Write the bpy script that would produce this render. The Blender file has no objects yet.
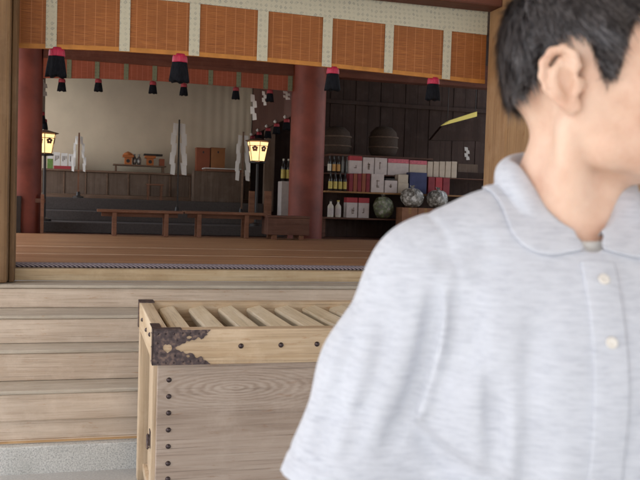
import bpy, bmesh, math, random
import numpy as np
from math import sin, cos, radians, pi
from mathutils import Vector, Matrix
from mathutils.geometry import tessellate_polygon
random.seed(7); rng = np.random.default_rng(7)
S = bpy.context.scene
COL = S.collection

# ------------------------------------------------------------------ camera
F = 829.0; YAW = radians(15.66); PIT = radians(-2.5); ROLL = radians(1.807); CZ = 1.42
fw = np.array([sin(YAW)*cos(PIT), cos(YAW)*cos(PIT), sin(PIT)])
r0 = np.array([cos(YAW), -sin(YAW), 0.]); u0 = np.cross(r0, fw)
rt = cos(ROLL)*r0 + sin(ROLL)*u0; up = cos(ROLL)*u0 - sin(ROLL)*r0
CAM = np.array([0, 0, CZ])
def ray(x, y): return fw + rt*((x-320)/F) + up*((240-y)/F)
def onY(x, y, Y):
    d = ray(x, y); return CAM + d*(Y/d[1])
def onZ(x, y, z):
    d = ray(x, y); return CAM + d*((z-CZ)/d[2])
def PX(x, y, Y): return float(onY(x, y, Y)[0])
def PZ(x, y, Y): return float(onY(x, y, Y)[2])
cd = bpy.data.cameras.new('camera'); cam = bpy.data.objects.new('camera', cd); COL.objects.link(cam)
cd.sensor_width = 36; cd.lens = F/640*36; cd.clip_start = .05; cd.clip_end = 2000
M = Matrix(((rt[0], up[0], -fw[0], 0), (rt[1], up[1], -fw[1], 0), (rt[2], up[2], -fw[2], CZ), (0, 0, 0, 1)))
cam.matrix_world = M
cd.dof.use_dof = True; cd.dof.focus_distance = 4.6; cd.dof.aperture_fstop = 10
S.camera = cam

# ------------------------------------------------------------------ materials
class NT:
    def __init__(s, name):
        s.m = bpy.data.materials.new(name); s.m.use_nodes = True
        s.t = s.m.node_tree; s.n = s.t.nodes; s.l = s.t.links
        s.b = s.n['Principled BSDF']; s.co = s.n.new('ShaderNodeTexCoord').outputs['Object']
    def map(s, sc=(1, 1, 1), loc=(0, 0, 0), src=None):
        n = s.n.new('ShaderNodeMapping'); n.inputs['Scale'].default_value = sc; n.inputs['Location'].default_value = loc
        s.l.new(src or s.co, n.inputs['Vector']); return n.outputs[0]
    def noise(s, v, scale, detail=4, rough=.55, dist=0):
        n = s.n.new('ShaderNodeTexNoise'); n.inputs['Scale'].default_value = scale; n.inputs['Detail'].default_value = detail
        n.inputs['Roughness'].default_value = rough; n.inputs['Distortion'].default_value = dist
        s.l.new(v, n.inputs['Vector']); return n.outputs['Fac']
    def wave(s, v, scale, dist=0, ds=1, kind='BANDS', dir='X', prof='SIN'):
        n = s.n.new('ShaderNodeTexWave'); n.wave_type = kind
        if kind == 'BANDS': n.bands_direction = dir
        else: n.rings_direction = dir
        n.wave_profile = prof
        n.inputs['Scale'].default_value = scale; n.inputs['Distortion'].default_value = dist; n.inputs['Detail'].default_value = 2
        n.inputs['Detail Scale'].default_value = ds
        s.l.new(v, n.inputs['Vector']); return n.outputs['Fac']
    def ramp(s, f, stops):
        n = s.n.new('ShaderNodeValToRGB'); e = n.color_ramp.elements
        while len(e) < len(stops): e.new(.5)
        for a, (p, c) in zip(e, stops):
            a.position = p; a.color = (c, c, c, 1) if not hasattr(c, '__len__') else (*c, 1)
        s.l.new(f, n.inputs['Fac']); return n.outputs['Color']
    def mix(s, a, b, f, mode='MIX'):
        n = s.n.new('ShaderNodeMix'); n.data_type = 'RGBA'; n.blend_type = mode
        for k, v in ((0, f), (6, a), (7, b)):
            if hasattr(v, 'is_linked'): s.l.new(v, n.inputs[k])
            elif k == 0: n.inputs[0].default_value = v
            else: n.inputs[k].default_value = (*v, 1)
        return n.outputs[2]
    def math(s, op, a, b=0.):
        n = s.n.new('ShaderNodeMath'); n.operation = op
        for k, v in ((0, a), (1, b)):
            if hasattr(v, 'is_linked'): s.l.new(v, n.inputs[k])
            else: n.inputs[k].default_value = v
        return n.outputs[0]
    def sep(s, v=None):
        n = s.n.new('ShaderNodeSeparateXYZ'); s.l.new(v or s.co, n.inputs[0]); return n.outputs
    def bump(s, h, st=.3, d=.002):
        n = s.n.new('ShaderNodeBump'); n.inputs['Strength'].default_value = st; n.inputs['Distance'].default_value = d
        s.l.new(h, n.inputs['Height']); s.l.new(n.outputs[0], s.b.inputs['Normal'])
    def done(s, col, rough=.6, metal=0, spec=.4):
        if hasattr(col, 'is_linked'): s.l.new(col, s.b.inputs['Base Color'])
        else: s.b.inputs['Base Color'].default_value = (*col, 1)
        if hasattr(rough, 'is_linked'): s.l.new(rough, s.b.inputs['Roughness'])
        else: s.b.inputs['Roughness'].default_value = rough
        s.b.inputs['Metallic'].default_value = metal; s.b.inputs['Specular IOR Level'].default_value = spec
        return s.m

def flat(name, c, rough=.6, var=.25, sc=9, metal=0, spec=.35, bump=0):
    t = NT(name); f = t.noise(t.map(), sc, 5)
    k = tuple(x*(1-var) for x in c); h = tuple(min(1, x*(1+var*.6)) for x in c)
    if bump: t.bump(t.noise(t.map(), sc*9, 3), bump, .003)
    return t.done(t.ramp(f, [(.3, k), (.7, h)]), rough, metal, spec)

def wood(name, dark, mid, light, axis='X', fine=55, rough=.62, loc=(0, 0, 0), ring=None, spec=.25, stain=.3, bump=.25):
    t = NT(name)
    st = {'X': (.05, 1, 1), 'Y': (1, .05, 1), 'Z': (1, 1, .05)}[axis]
    v = t.map(st, loc)
    a = t.noise(v, fine, 6, .65, .4)
    b = t.noise(v, fine*.22, 4, .6, .8)
    m = t.math('ADD', t.math('MULTIPLY', a, .55), t.math('MULTIPLY', b, .45))
    if ring:                                   # cathedral figure: (centre, scale xyz, frequency)
        c, sc, fr = ring
        vv = t.map(sc, tuple(-c[i]*sc[i] for i in range(3)))
        w = t.wave(vv, fr, 3.2, 3.0, 'RINGS', 'Y')
        ln = t.n.new('ShaderNodeVectorMath'); ln.operation = 'LENGTH'; t.l.new(vv, ln.inputs[0])
        k = t.ramp(ln.outputs['Value'], [(.015, .26), (.06, .16), (.12, .02)])
        m = t.math('ADD', m, t.math('MULTIPLY', t.math('SUBTRACT', w, .5), k))
    col = t.ramp(m, [(.30, dark), (.5, mid), (.68, light)])
    big = t.noise(t.map((1, 1, 1), (3, 1, 7)), 2.3, 5, .6)
    col = t.mix(col, tuple(x*.55 for x in mid), t.math('MULTIPLY', t.ramp(big, [(.45, 0), (.75, 1)]), stain))
    s2 = tuple(.012 if q < 1 else 1 for q in st); s3 = tuple(.22 if q < 1 else 1 for q in st)
    ck = t.noise(t.map(s2, (2, 5, 3)), fine*3.4, 4, .7)                       # open grain and hairline checks
    ckm = t.ramp(ck, [(.55, 0), (.68, 1)])
    col = t.mix(col, tuple(x*.55 for x in dark), t.math('MULTIPLY', ckm, .55))
    fl = t.noise(t.map(s3, (7, 1, 4)), fine*1.1, 5, .7)                       # rusty flecks and small knots
    col = t.mix(col, (dark[0]*.95, dark[1]*.70, dark[2]*.50), t.math('MULTIPLY', t.ramp(fl, [(.60, 0), (.72, 1)]), .6))
    wn = t.noise(t.map((1, 1, 1), (9, 4, 2)), 5.5, 6, .7)                     # rubbed, paler areas
    col = t.mix(col, tuple(min(.8, x*1.12+.03) for x in light), t.math('MULTIPLY', t.ramp(wn, [(.5, 0), (.72, 1)]), .35))
    t.bump(t.math('SUBTRACT', m, t.math('MULTIPLY', ckm, .4)), bump, .004)
    return t.done(col, rough, 0, spec)

W = {}
W['step'] = wood('weathered_step_wood', (.42, .315, .23), (.57, .46, .36), (.67, .565, .46), 'X', 50)
W['tread'] = wood('worn_shaded_tread_wood', (.32, .265, .205), (.44, .38, .305), (.53, .47, .39), 'X', 60)  # greyer than the risers: weathering plus shade below the roof put into colour
W['sill'] = wood('varnished_sill_wood', (.34, .22, .115), (.49, .36, .215), (.57, .46, .31), 'X', 30, .5, stain=.4)
W['edge'] = wood('orange_heartwood', (.30, .17, .08), (.47, .29, .14), (.58, .40, .22), 'X', 40)
W['postd'] = wood('dark_brown_post_wood', (.10, .055, .024), (.165, .092, .042), (.22, .13, .062), 'Z', 26, .55)  # darker copy of the post wood, for left post and jamb
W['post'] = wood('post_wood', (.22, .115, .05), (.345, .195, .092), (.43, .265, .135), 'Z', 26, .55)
W['boxrail'] = wood('pale_cypress_rail', (.40, .26, .14), (.58, .43, .28), (.68, .54, .39), 'X', 42, .5, stain=.38)
W['boxrailY'] = wood('pale_cypress_side', (.44, .31, .18), (.62, .48, .32), (.70, .58, .42), 'Y', 42, .5, stain=.15)
W['boxZ'] = wood('pale_cypress_post', (.40, .28, .17), (.58, .45, .31), (.66, .54, .40), 'Z', 42, .5, stain=.15)
W['slat'] = wood('cypress_slat', (.46, .35, .21), (.62, .51, .35), (.70, .60, .45), 'Y', 45, .5, stain=.1)
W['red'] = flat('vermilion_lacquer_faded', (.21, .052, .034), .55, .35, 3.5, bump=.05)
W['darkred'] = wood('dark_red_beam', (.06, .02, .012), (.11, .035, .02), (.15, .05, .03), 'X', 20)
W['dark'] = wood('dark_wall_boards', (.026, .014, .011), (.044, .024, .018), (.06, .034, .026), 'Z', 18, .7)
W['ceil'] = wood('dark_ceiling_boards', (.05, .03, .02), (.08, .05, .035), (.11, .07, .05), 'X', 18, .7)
W['eave'] = wood('bounce_eave_boards', (.34, .28, .22), (.46, .39, .31), (.54, .47, .38), 'Y', 14, .7)  # pale so the added roof bounces light down onto treads and slats
W['bench'] = wood('reddish_bench_wood', (.12, .05, .028), (.20, .09, .05), (.26, .12, .07), 'X', 40, .4)
W['panel'] = wood('grey_brown_panel', (.10, .065, .045), (.16, .11, .08), (.21, .15, .11), 'Z', 35, .6)
W['altar'] = wood('altar_wood', (.12, .07, .045), (.19, .115, .075), (.25, .16, .11), 'X', 35, .5)
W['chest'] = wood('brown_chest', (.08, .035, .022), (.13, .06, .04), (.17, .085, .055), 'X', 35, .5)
W['shelf'] = wood('shelf_plank', (.20, .10, .04), (.34, .18, .07), (.42, .25, .11), 'X', 35, .5)
W['plaster'] = flat('grey_plaster', (.4, .36, .3), .8, .12, 4)
W['iron'] = None
t = NT('dark_bronze_fitting'); nz = t.noise(t.map(), 60, 5)
t.bump(t.noise(t.map(), 320, 3), .5, .001)
W['iron'] = t.done(t.ramp(nz, [(.3, (.055, .040, .040)), (.5, (.10, .074, .074)), (.70, (.24, .165, .13))]), .5, .55, .4)
W['nail'] = flat('nail_head_bronze', (.08, .06, .06), .35, .3, 80, .8)
# box front panel with a large cathedral grain
W['boxfront'] = None
# granite step
t = NT('pale_granite'); a = t.noise(t.map(), 130, 4, .7); b = t.noise(t.map((1, 1, 1), (4, 2, 1)), 5, 4)
c = t.ramp(a, [(.32, (.26, .26, .25)), (.48, (.50, .50, .475)), (.62, (.62, .61, .58))])
c = t.mix(c, (.30, .30, .27), t.math('MULTIPLY', t.ramp(b, [(.5, 0), (.75, 1)]), .45)); t.bump(a, .5, .004)
W['granite'] = t.done(c, .8)
t = NT('grey_paving'); a = t.noise(t.map(), 90, 5, .7); b = t.noise(t.map((1, 1, 1), (4, 2, 1)), 1.3, 5)
c = t.ramp(a, [(.3, (.28, .275, .265)), (.65, (.46, .45, .43))]); c = t.mix(c, (.36, .355, .335), t.math('MULTIPLY', b, .5)); t.bump(a, .5, .004)
W['paving'] = t.done(c, .85)
# rush mat
t = NT('reddish_floor_mat'); x, y, z = t.sep()
wv = t.wave(t.map(), 34, .4, 3, 'BANDS', 'Y'); nb = t.noise(t.map((.04, 1, 1)), 22, 6, .65, .5); nx_ = t.noise(t.map(), 2.5, 4)
c = t.ramp(t.math('ADD', t.math('MULTIPLY', wv, .18), t.math('MULTIPLY', nb, .82)), [(.36, (.22, .088, .03)), (.5, (.41, .20, .09)), (.62, (.58, .34, .18))])
c = t.mix(c, (.20, .09, .05), t.math('MULTIPLY', nx_, .4)); t.bump(wv, .3, .002)
W['mat'] = t.done(c, .45, 0, .4)
W['matedge'] = flat('pale_mat_edge', (.62, .46, .32), .6)
# cord
t = NT('twisted_dark_cord'); wv = t.wave(t.map((1, 2.2, 2.2)), 22, 0, 1, 'BANDS', 'DIAGONAL')
W['cord'] = t.done(t.ramp(wv, [(.4, (.05, .035, .05)), (.6, (.34, .29, .31))]), .7)
W['carpet'] = flat('charcoal_carpet', (.075, .062, .057), .9, .2, 60)
# bamboo blind
def blind_mat(name, c1, c2, c3):
    t = NT(name); x, y, z = t.sep()
    h = t.wave(t.map(), 55, .25, 6, 'BANDS', 'Z'); sl = t.noise(t.map((.03, 1, 1)), 230, 4, .7)
    body = t.ramp(t.math('ADD', t.math('MULTIPLY', h, .12), t.math('MULTIPLY', sl, .88)), [(.3, c1), (.52, c2), (.72, c3)])
    pl = t.noise(t.map((1, 1, 1), (3, 0, 2)), 3.2, 5, .6)
    body = t.mix(body, tuple(q*.7 for q in c2), t.math('MULTIPLY', t.ramp(pl, [(.4, 0), (.7, 1)]), .75))
    th = t.math('FRACT', t.math('MULTIPLY', x, 15.6))
    thread = t.math('LESS_THAN', th, .075)
    th2 = t.math('LESS_THAN', t.math('FRACT', t.math('MULTIPLY', x, 41.)), .09)
    body = t.mix(body, tuple(min(1, q*1.5+.07) for q in c2), t.math('MULTIPLY', thread, .42))
    body = t.mix(body, tuple(min(1, q*1.3+.03) for q in c2), t.math('MULTIPLY', th2, .10))
    t.bump(h, .4, .002)
    return t.done(body, .5, 0, .35)
W['blind'] = blind_mat('bamboo_blind', (.14, .042, .012), (.32, .105, .024), (.46, .185, .055))
W['blind2'] = blind_mat('inner_bamboo_blind', (.22, .05, .025), (.33, .085, .042), (.41, .125, .065))
W['blind3'] = blind_mat('old_dark_blind', (.06, .024, .018), (.095, .034, .026), (.13, .045, .035))
W['hem'] = flat('orange_hem', (.46, .185, .035), .5, .25, 12)
# brocade
def brocade(name, base, fig, sx):
    t = NT(name); x, y, z = t.sep()
    wob = t.math('MULTIPLY', t.noise(t.map(), 9, 3), .05); x = t.math('ADD', x, wob); z = t.math('ADD', z, wob)
    fx = t.math('SUBTRACT', t.math('FRACT', t.math('MULTIPLY', x, 1/sx)), .5)
    rowi = t.math('FRACT', t.math('MULTIPLY', z, .5/sx))
    fz = t.math('SUBTRACT', t.math('FRACT', t.math('MULTIPLY', z, 1/sx)), .5)
    r = t.math('ADD', t.math('ABSOLUTE', fx), t.math('ABSOLUTE', fz))
    ringv = t.math('LESS_THAN', t.math('ABSOLUTE', t.math('SUBTRACT', r, .27)), .07)
    core = t.math('LESS_THAN', r, .10)
    cross = t.math('LESS_THAN', t.math('MULTIPLY', t.math('ABSOLUTE', fx), t.math('ABSOLUTE', fz)), .0022)
    m = t.math('MAXIMUM', t.math('MAXIMUM', ringv, core), t.math('MULTIPLY', cross, .35))
    n = t.noise(t.map(), 14, 5, .7)
    m = t.math('MULTIPLY', m, t.ramp(n, [(.38, .10), (.62, .85)]))
    w = t.noise(t.map(), 300, 2)
    c = t.mix(base, fig, m); c = t.mix(c, tuple(q*.72 for q in base), t.math('MULTIPLY', w, .5))
    t.bump(w, .3, .001)
    return t.done(c, .75)
W['brocade'] = brocade('beige_brocade', (.54, .50, .38), (.17, .18, .19), .034)
W['brocade2'] = brocade('green_brocade', (.19, .20, .12), (.06, .07, .05), .04)
t = NT('black_silk_fringe'); wv = t.noise(t.map((1, 1, .04)), 260, 3)
t.bump(wv, .8, .003); W['black'] = t.done(t.ramp(wv, [(.35, (.004, .004, .006)), (.7, (.014, .015, .019))]), .85, 0, .1)
t = NT('pink_silk'); wv = t.noise(t.map((1, 1, .05)), 220, 3)
t.bump(wv, .8, .003); W['pink'] = t.done(t.ramp(wv, [(.35, (.30, .008, .03)), (.7, (.54, .025, .085))]), .5)
W['pinkdark'] = flat('dull_red_silk', (.30, .03, .04), .6)
W['white'] = flat('white_paper', (.74, .73, .70), .7, .06, 8)
W['curtain'] = flat('unbleached_curtain', (.68, .585, .44), .85, .07, 3)
W['blackm'] = flat('black_lacquer', (.028, .022, .020), .35)  # black lifted a little so its colour carries the hall's haze
W['reed'] = flat('red_card', (.42, .05, .06), .6, .15)
W['orange'] = flat('orange_lacquer', (.50, .16, .045), .4, .15)
W['brick'] = flat('red_brown_box', (.30, .085, .04), .45, .12)
W['brick2'] = flat('tan_brown_box', (.36, .15, .055), .45, .12)
W['green'] = flat('green_leaf_paper', (.16, .28, .07), .7, .3, 40)
W['teal'] = flat('green_cloth', (.035, .14, .10), .7)
W['silver'] = flat('dull_silver', (.35, .36, .36), .3, .2, 40, .7)
W['glassd'] = flat('dark_bottle_glass', (.03, .025, .02), .12, .2, 20, 0, .6)
W['glassg'] = flat('grey_bottle_glass', (.16, .17, .16), .15, .2, 20, 0, .6)
W['label'] = flat('yellow_label', (.62, .50, .13), .5, .25, 90)
W['labelo'] = flat('orange_label', (.60, .33, .10), .5, .25, 90)
W['labelw'] = flat('white_label', (.66, .62, .52), .5, .2, 90)
W['pale'] = flat('pale_carton', (.60, .53, .50), .6, .12, 14)
W['cream'] = flat('cream_carton', (.56, .48, .38), .6, .12, 14)
W['rose'] = flat('rose_print', (.62, .16, .20), .6, .3, 45)
W['navy'] = flat('navy_carton', (.045, .055, .14), .6)
W['maroon'] = flat('maroon_carton', (.26, .035, .045), .6)
W['carton'] = flat('brown_cardboard', (.30, .14, .075), .7)
W['straw'] = flat('straw_wrap', (.065, .045, .034), .9, .3, 60)
t = NT('clear_wrap'); nz = t.noise(t.map(), 38, 4, .7); vz = t.noise(t.map((1, 1, 1), (5, 1, 2)), 22, 3)
t.bump(nz, 1., .012)
W['wrap'] = t.done(t.ramp(vz, [(.38, (.10, .09, .075)), (.55, (.36, .35, .31)), (.66, (.78, .78, .75))]), .16, 0, .8)
t = NT('clear_wrap_green'); nz = t.noise(t.map(), 38, 4, .7); vz = t.noise(t.map((1, 1, 1), (5, 1, 2)), 16, 3)
t.bump(nz, 1., .012)
W['wrapg'] = t.done(t.ramp(vz, [(.35, (.10, .09, .075)), (.52, (.16, .20, .09)), (.7, (.50, .48, .42))]), .16, 0, .8)
def emis(name, c, st):
    t = NT(name); f = t.noise(t.map(), 30, 4)
    z = t.sep()[2]
    t.l.new(t.ramp(f, [(.3, tuple(x*.75 for x in c)), (.7, c)]), t.b.inputs['Emission Color']); t.b.inputs['Emission Strength'].default_value = st
    return t.done(tuple(x*.6 for x in c), .7)
W['glow'] = emis('lit_lantern_paper', (1., .62, .27), .52)
W['flame'] = emis('flame', (1., .72, .35), 3.)
W['bulb'] = emis('lantern_bulb', (1., .72, .36), 6.)
W['yellow'] = emis('lit_yellow_panel', (.85, .72, .20), .09)
# polo shirt heather knit
t = NT('pale_heather_knit'); a = t.noise(t.map((.07, .07, 1), (0, 0, 0)), 620, 4, .75); b = t.noise(t.map((.16, .16, 1)), 330, 4, .7); w = t.noise(t.map(), 1500, 2)
m = t.math('ADD', t.math('MULTIPLY', a, .5), t.math('MULTIPLY', b, .5))
c = t.ramp(m, [(.36, (.43, .447, .50)), (.5, (.54, .558, .605)), (.66, (.605, .622, .67))]); t.bump(w, .3, .0008)
t.b.inputs['Sheen Weight'].default_value = .2
W['knit'] = t.done(c, .9, 0, .15)
# skin
t = NT('skin'); a = t.noise(t.map(), 26, 6, .6); b = t.noise(t.map(), 420, 3)
c = t.ramp(a, [(.32, (.60, .36, .255)), (.5, (.685, .455, .335)), (.68, (.74, .52, .395))]); t.bump(b, .12, .0006)
t.b.inputs['Subsurface Weight'].default_value = .25; t.b.inputs['Subsurface Radius'].default_value = (.012, .005, .003); t.b.inputs['Subsurface Scale'].default_value = .6
W['skin'] = t.done(c, .48, 0, .4)
t = NT('black_hair'); a = t.noise(t.map((1, .15, 1)), 240, 4, .7); t.bump(a, .5, .0015)
W['hair'] = t.done(t.ramp(a, [(.35, (.022, .018, .018)), (.7, (.055, .047, .047))]), .42, 0, .5)
t = NT('hair_strand'); gi = t.n.new('ShaderNodeNewGeometry').outputs['Random Per Island']
W['strand'] = t.done(t.ramp(gi, [(0, (.018, .014, .014)), (.7, (.070, .060, .060)), (1, (.15, .135, .135))]), .38, 0, .5)
W['eye'] = flat('eye_white', (.75, .72, .70), .2, .03); W['iris'] = flat('dark_iris', (.02, .012, .01), .15)
W['button'] = flat('pearl_button', (.72, .68, .62), .25, .08, 60)
W['trouser'] = flat('navy_trouser_cloth', (.035, .042, .075), .85, .2, 200)
W['shoe'] = flat('dark_leather', (.03, .022, .018), .4)

# ------------------------------------------------------------------ mesh builder
def base_of(o):
    v = Vector((0, 0, 0))
    while o: v = v + o.location; o = o.parent
    return v
class MB:
    def __init__(s): s.v = []; s.f = []; s.mi = []; s.m = 0
    def add(s, vs, fs):
        o = len(s.v); s.v += [tuple(map(float, q)) for q in vs]; s.f += [tuple(o+i for i in f) for f in fs]; s.mi += [s.m]*len(fs); return s
    def box(s, x0, y0, z0, x1, y1, z1):
        return s.add([(x0, y0, z0), (x1, y0, z0), (x1, y1, z0), (x0, y1, z0), (x0, y0, z1), (x1, y0, z1), (x1, y1, z1), (x0, y1, z1)],
                     [(0, 3, 2, 1), (4, 5, 6, 7), (0, 1, 5, 4), (1, 2, 6, 5), (2, 3, 7, 6), (3, 0, 4, 7)])
    def lathe(s, cx, cy, prof, n=16, cap=True):
        vs = [(cx+r*cos(2*pi*i/n), cy+r*sin(2*pi*i/n), z) for r, z in prof for i in range(n)]
        fs = [(k*n+i, k*n+(i+1) % n, (k+1)*n+(i+1) % n, (k+1)*n+i) for k in range(len(prof)-1) for i in range(n)]
        if cap: fs += [tuple(range(n-1, -1, -1)), tuple((len(prof)-1)*n+i for i in range(n))]
        return s.add(vs, fs)
    def tube(s, pts, r, n=8):
        pts = [Vector(p) for p in pts]; vs = []
        rs = r if hasattr(r, '__len__') else [r]*len(pts)
        for k, p in enumerate(pts):
            d = (pts[min(k+1, len(pts)-1)]-pts[max(k-1, 0)]).normalized()
            a = d.cross(Vector((0, 0, 1)) if abs(d.z) < .9 else Vector((1, 0, 0))).normalized(); b = d.cross(a)
            vs += [tuple(p+(a*cos(2*pi*i/n)+b*sin(2*pi*i/n))*rs[k]) for i in range(n)]
        fs = [(k*n+i, k*n+(i+1) % n, (k+1)*n+(i+1) % n, (k+1)*n+i) for k in range(len(pts)-1) for i in range(n)]
        fs += [tuple(range(n-1, -1, -1)), tuple((len(pts)-1)*n+i for i in range(n))]
        return s.add(vs, fs)
    def prism(s, loops, fn0, fn1):
        """loops of 2D points (first outer, rest holes); fn0/fn1 map (u,v) to the front and back faces"""
        tri = tessellate_polygon([[Vector((u, v, 0)) for u, v in L] for L in loops])
        pts = [p for L in loops for p in L]; n = len(pts)
        vs = [fn0(*p) for p in pts]+[fn1(*p) for p in pts]
        fs = [tuple(q) for q in tri]+[tuple(n+i for i in reversed(q)) for q in tri]
        o = 0
        for L in loops:
            k = len(L); fs += [(o+i, o+(i+1) % k, n+o+(i+1) % k, n+o+i) for i in range(k)]; o += k
        return s.add(vs, fs)
    def dome(s, c, r, h, axis=1, sign=-1, n=10):
        """nail head: flattened dome facing along axis"""
        ax = [(1, 2, 0), (0, 2, 1), (0, 1, 2)][axis]; vs = []; rings = 3
        for k in range(rings):
            a = k/rings*pi/2; rr = r*cos(a); hh = h*sin(a)
            for i in range(n):
                p = list(c); p[ax[0]] += rr*cos(2*pi*i/n); p[ax[1]] += rr*sin(2*pi*i/n); p[axis] += sign*hh; vs.append(p)
        p = list(c); p[axis] += sign*h; vs.append(p)
        fs = [(k*n+i, k*n+(i+1) % n, (k+1)*n+(i+1) % n, (k+1)*n+i) for k in range(rings-1) for i in range(n)]
        fs += [((rings-1)*n+i, (rings-1)*n+(i+1) % n, rings*n) for i in range(n)]
        return s.add(vs, fs)
    def build(s, name, mat, parent=None, bevel=0, smooth=False, local=False, seg=2):
        o0 = Vector((0, 0, 0)) if local else base_of(parent)
        me = bpy.data.meshes.new(name)
        me.from_pydata([tuple(Vector(v)-o0) for v in s.v], [], s.f)
        mats = mat if isinstance(mat, (list, tuple)) else [mat]
        for m in mats: me.materials.append(m)
        me.polygons.foreach_set('material_index', s.mi)
        bm = bmesh.new(); bm.from_mesh(me); bmesh.ops.recalc_face_normals(bm, faces=bm.faces)
        if bevel:
            ed = [e for e in bm.edges if e.is_manifold and e.calc_face_angle(0) > .6]
            bmesh.ops.bevel(bm, geom=ed, offset=bevel, segments=seg, affect='EDGES', profile=.6, clamp_overlap=True)
        bm.to_mesh(me); bm.free()
        if smooth:
            me.polygons.foreach_set('use_smooth', [True]*len(me.polygons))
            if smooth != True: me.set_sharp_from_angle(angle=radians(smooth))
        o = bpy.data.objects.new(name, me); COL.objects.link(o)
        if parent: o.parent = parent
        return o
def tag(o, label=None, cat=None, group=None, kind=None):
    if label: o['label'] = label
    if cat: o['category'] = cat
    if group: o['group'] = group
    if kind: o['kind'] = kind
    return o
def thing(name, loc, label, cat, group=None, rz=0):
    o = bpy.data.objects.new(name, None); COL.objects.link(o); o.location = loc; o.rotation_euler[2] = rz; o.empty_display_size = .1
    return tag(o, label, cat, group)
def kids(o): return [c for c in bpy.data.objects if c.parent == o]
def dup(o, loc, label=None, parent=None):
    c = o.copy(); COL.objects.link(c); c.location = loc
    if label: c['label'] = label
    if parent: c.parent = parent
    for k in kids(o):
        q = k.copy(); COL.objects.link(q); q.parent = c
        for g in kids(k):
            d = g.copy(); COL.objects.link(d); d.parent = q
    return c

# ------------------------------------------------------------------ key dimensions (metres, Y runs into the hall)
YS0 = 4.393                               # front of the granite step
RIS = [(4.433, .1400, .4227), (4.652, .4227, .5922), (4.843, .5922, .7508), (5.148, .7508, .8889)]
YSILL, ZT, ZF = 5.391, .8889, .9641       # sill face, its foot, hall floor
YIN = 10.15                               # row of red inner pillars
XL, XR = -2.8, 6.8

# ------------------------------------------------------------------ ground and sky
g = MB(); n = 1; g.add([(-400, -400, 0), (400, -400, 0), (400, 400, 0), (-400, 400, 0)], [(0, 1, 2, 3)])
tag(g.build('ground', W['paving']), kind='structure')
st = thing('granite_step', (0, YS0, 0), 'pale speckled granite step under the lowest wooden stair board', 'stone step')
MB().box(XL, YS0, -.1, -1.15, 9, .140).build('stone_block', W['granite'], st, .008)
MB().box(-1.145, YS0+.001, -.1, 1.9, 9, .141).build('stone_block', W['granite'], st, .008)
MB().box(1.905, YS0, -.1, XR, 9, .140).build('stone_block', W['granite'], st, .008)

# ------------------------------------------------------------------ wooden stairs
stairs = thing('wooden_stairs', (0, RIS[0][0], .14), 'weathered wide wooden stairs climbing from granite step to shrine hall', 'stairs')
for i, (Y, z0, z1) in enumerate(RIS):
    Y2 = RIS[i+1][0] if i < 3 else YSILL
    b = MB(); lo = z0+.002
    if i == 0:
        b.box(XL, Y+.022, z0+.022, XR, Y+.10, .262); b.m = 1; b.box(XL, Y+.015, lo, XR, Y+.10, z0+.022); b.m = 0
        b.box(XL, Y, .264, XR, Y+.10, z1-.022)
        b.build('riser', [W['step'], W['edge']], stairs, .004)
    else:
        b.box(XL, Y, lo, XR, Y+.10, z1-.022).build('riser', W['step'], stairs, .004)
    MB().box(XL, Y-.012, z1-.020, XR, Y2+.02, z1).build('tread', W['tread'], stairs, .006)

# ------------------------------------------------------------------ shrine hall
hall = thing('shrine_hall', (1.2, YSILL, ZF), 'open fronted wooden shrine hall with red pillars and dark interior', 'shrine hall')
def hp(name, mat, *bx, bevel=.006):
    return MB().box(*bx).build(name, mat, hall, bevel)
hp('sill_beam', W['sill'], XL, YSILL, ZT+.002, XR, YSILL+.16, ZF)
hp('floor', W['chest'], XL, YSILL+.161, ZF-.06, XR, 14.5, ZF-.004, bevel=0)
# front posts
xl1 = PX(13.5, 200, 5.2); xr0 = PX(485, 120, 5.5)
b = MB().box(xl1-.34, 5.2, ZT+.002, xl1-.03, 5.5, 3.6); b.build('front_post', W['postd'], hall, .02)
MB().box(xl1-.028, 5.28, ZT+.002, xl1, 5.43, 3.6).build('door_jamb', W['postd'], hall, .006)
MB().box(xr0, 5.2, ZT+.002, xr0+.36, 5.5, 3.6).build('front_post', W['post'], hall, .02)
# side walls of the front: posts with boards
b = MB()
for k in range(11): b.box(xr0+.362+k*.29, 5.34+.004*(k % 2), ZT+.002, xr0+.362+k*.29+.286, 5.42, 3.6)
b.build('front_boarding', W['post'], hall, .004)
b = MB()
for k in range(6): b.box(xl1-.342-k*.29-.286, 5.34+.004*(k % 2), ZT+.002, xl1-.342-k*.29, 5.42, 3.6)
b.build('front_boarding', W['post'], hall, .004)
zl = PZ(485, 8, 5.38)
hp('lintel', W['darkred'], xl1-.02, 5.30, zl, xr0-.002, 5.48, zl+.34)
hp('upper_wall', W['post'], XL, 5.2, 3.605, XR, 5.5, 4.3)
# eaves (unseen, run far forward to shade man and stairs) and ceiling
ev = MB().add([(XL, -3.4, 3.25), (XR, -3.4, 3.25), (XR, 5.6, 4.55), (XL, 5.6, 4.55), (XL, -3.4, 3.4), (XR, -3.4, 3.4), (XR, 5.6, 4.75), (XL, 5.6, 4.75)],
              [(0, 3, 2, 1), (4, 5, 6, 7), (0, 1, 5, 4), (1, 2, 6, 5), (2, 3, 7, 6), (3, 0, 4, 7)])
eave = ev.build('added_eaves', W['eave'], hall)
hp('ceiling', W['ceil'], XL, 5.61, 4.3, XR, 14.5, 4.4, bevel=0)
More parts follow.
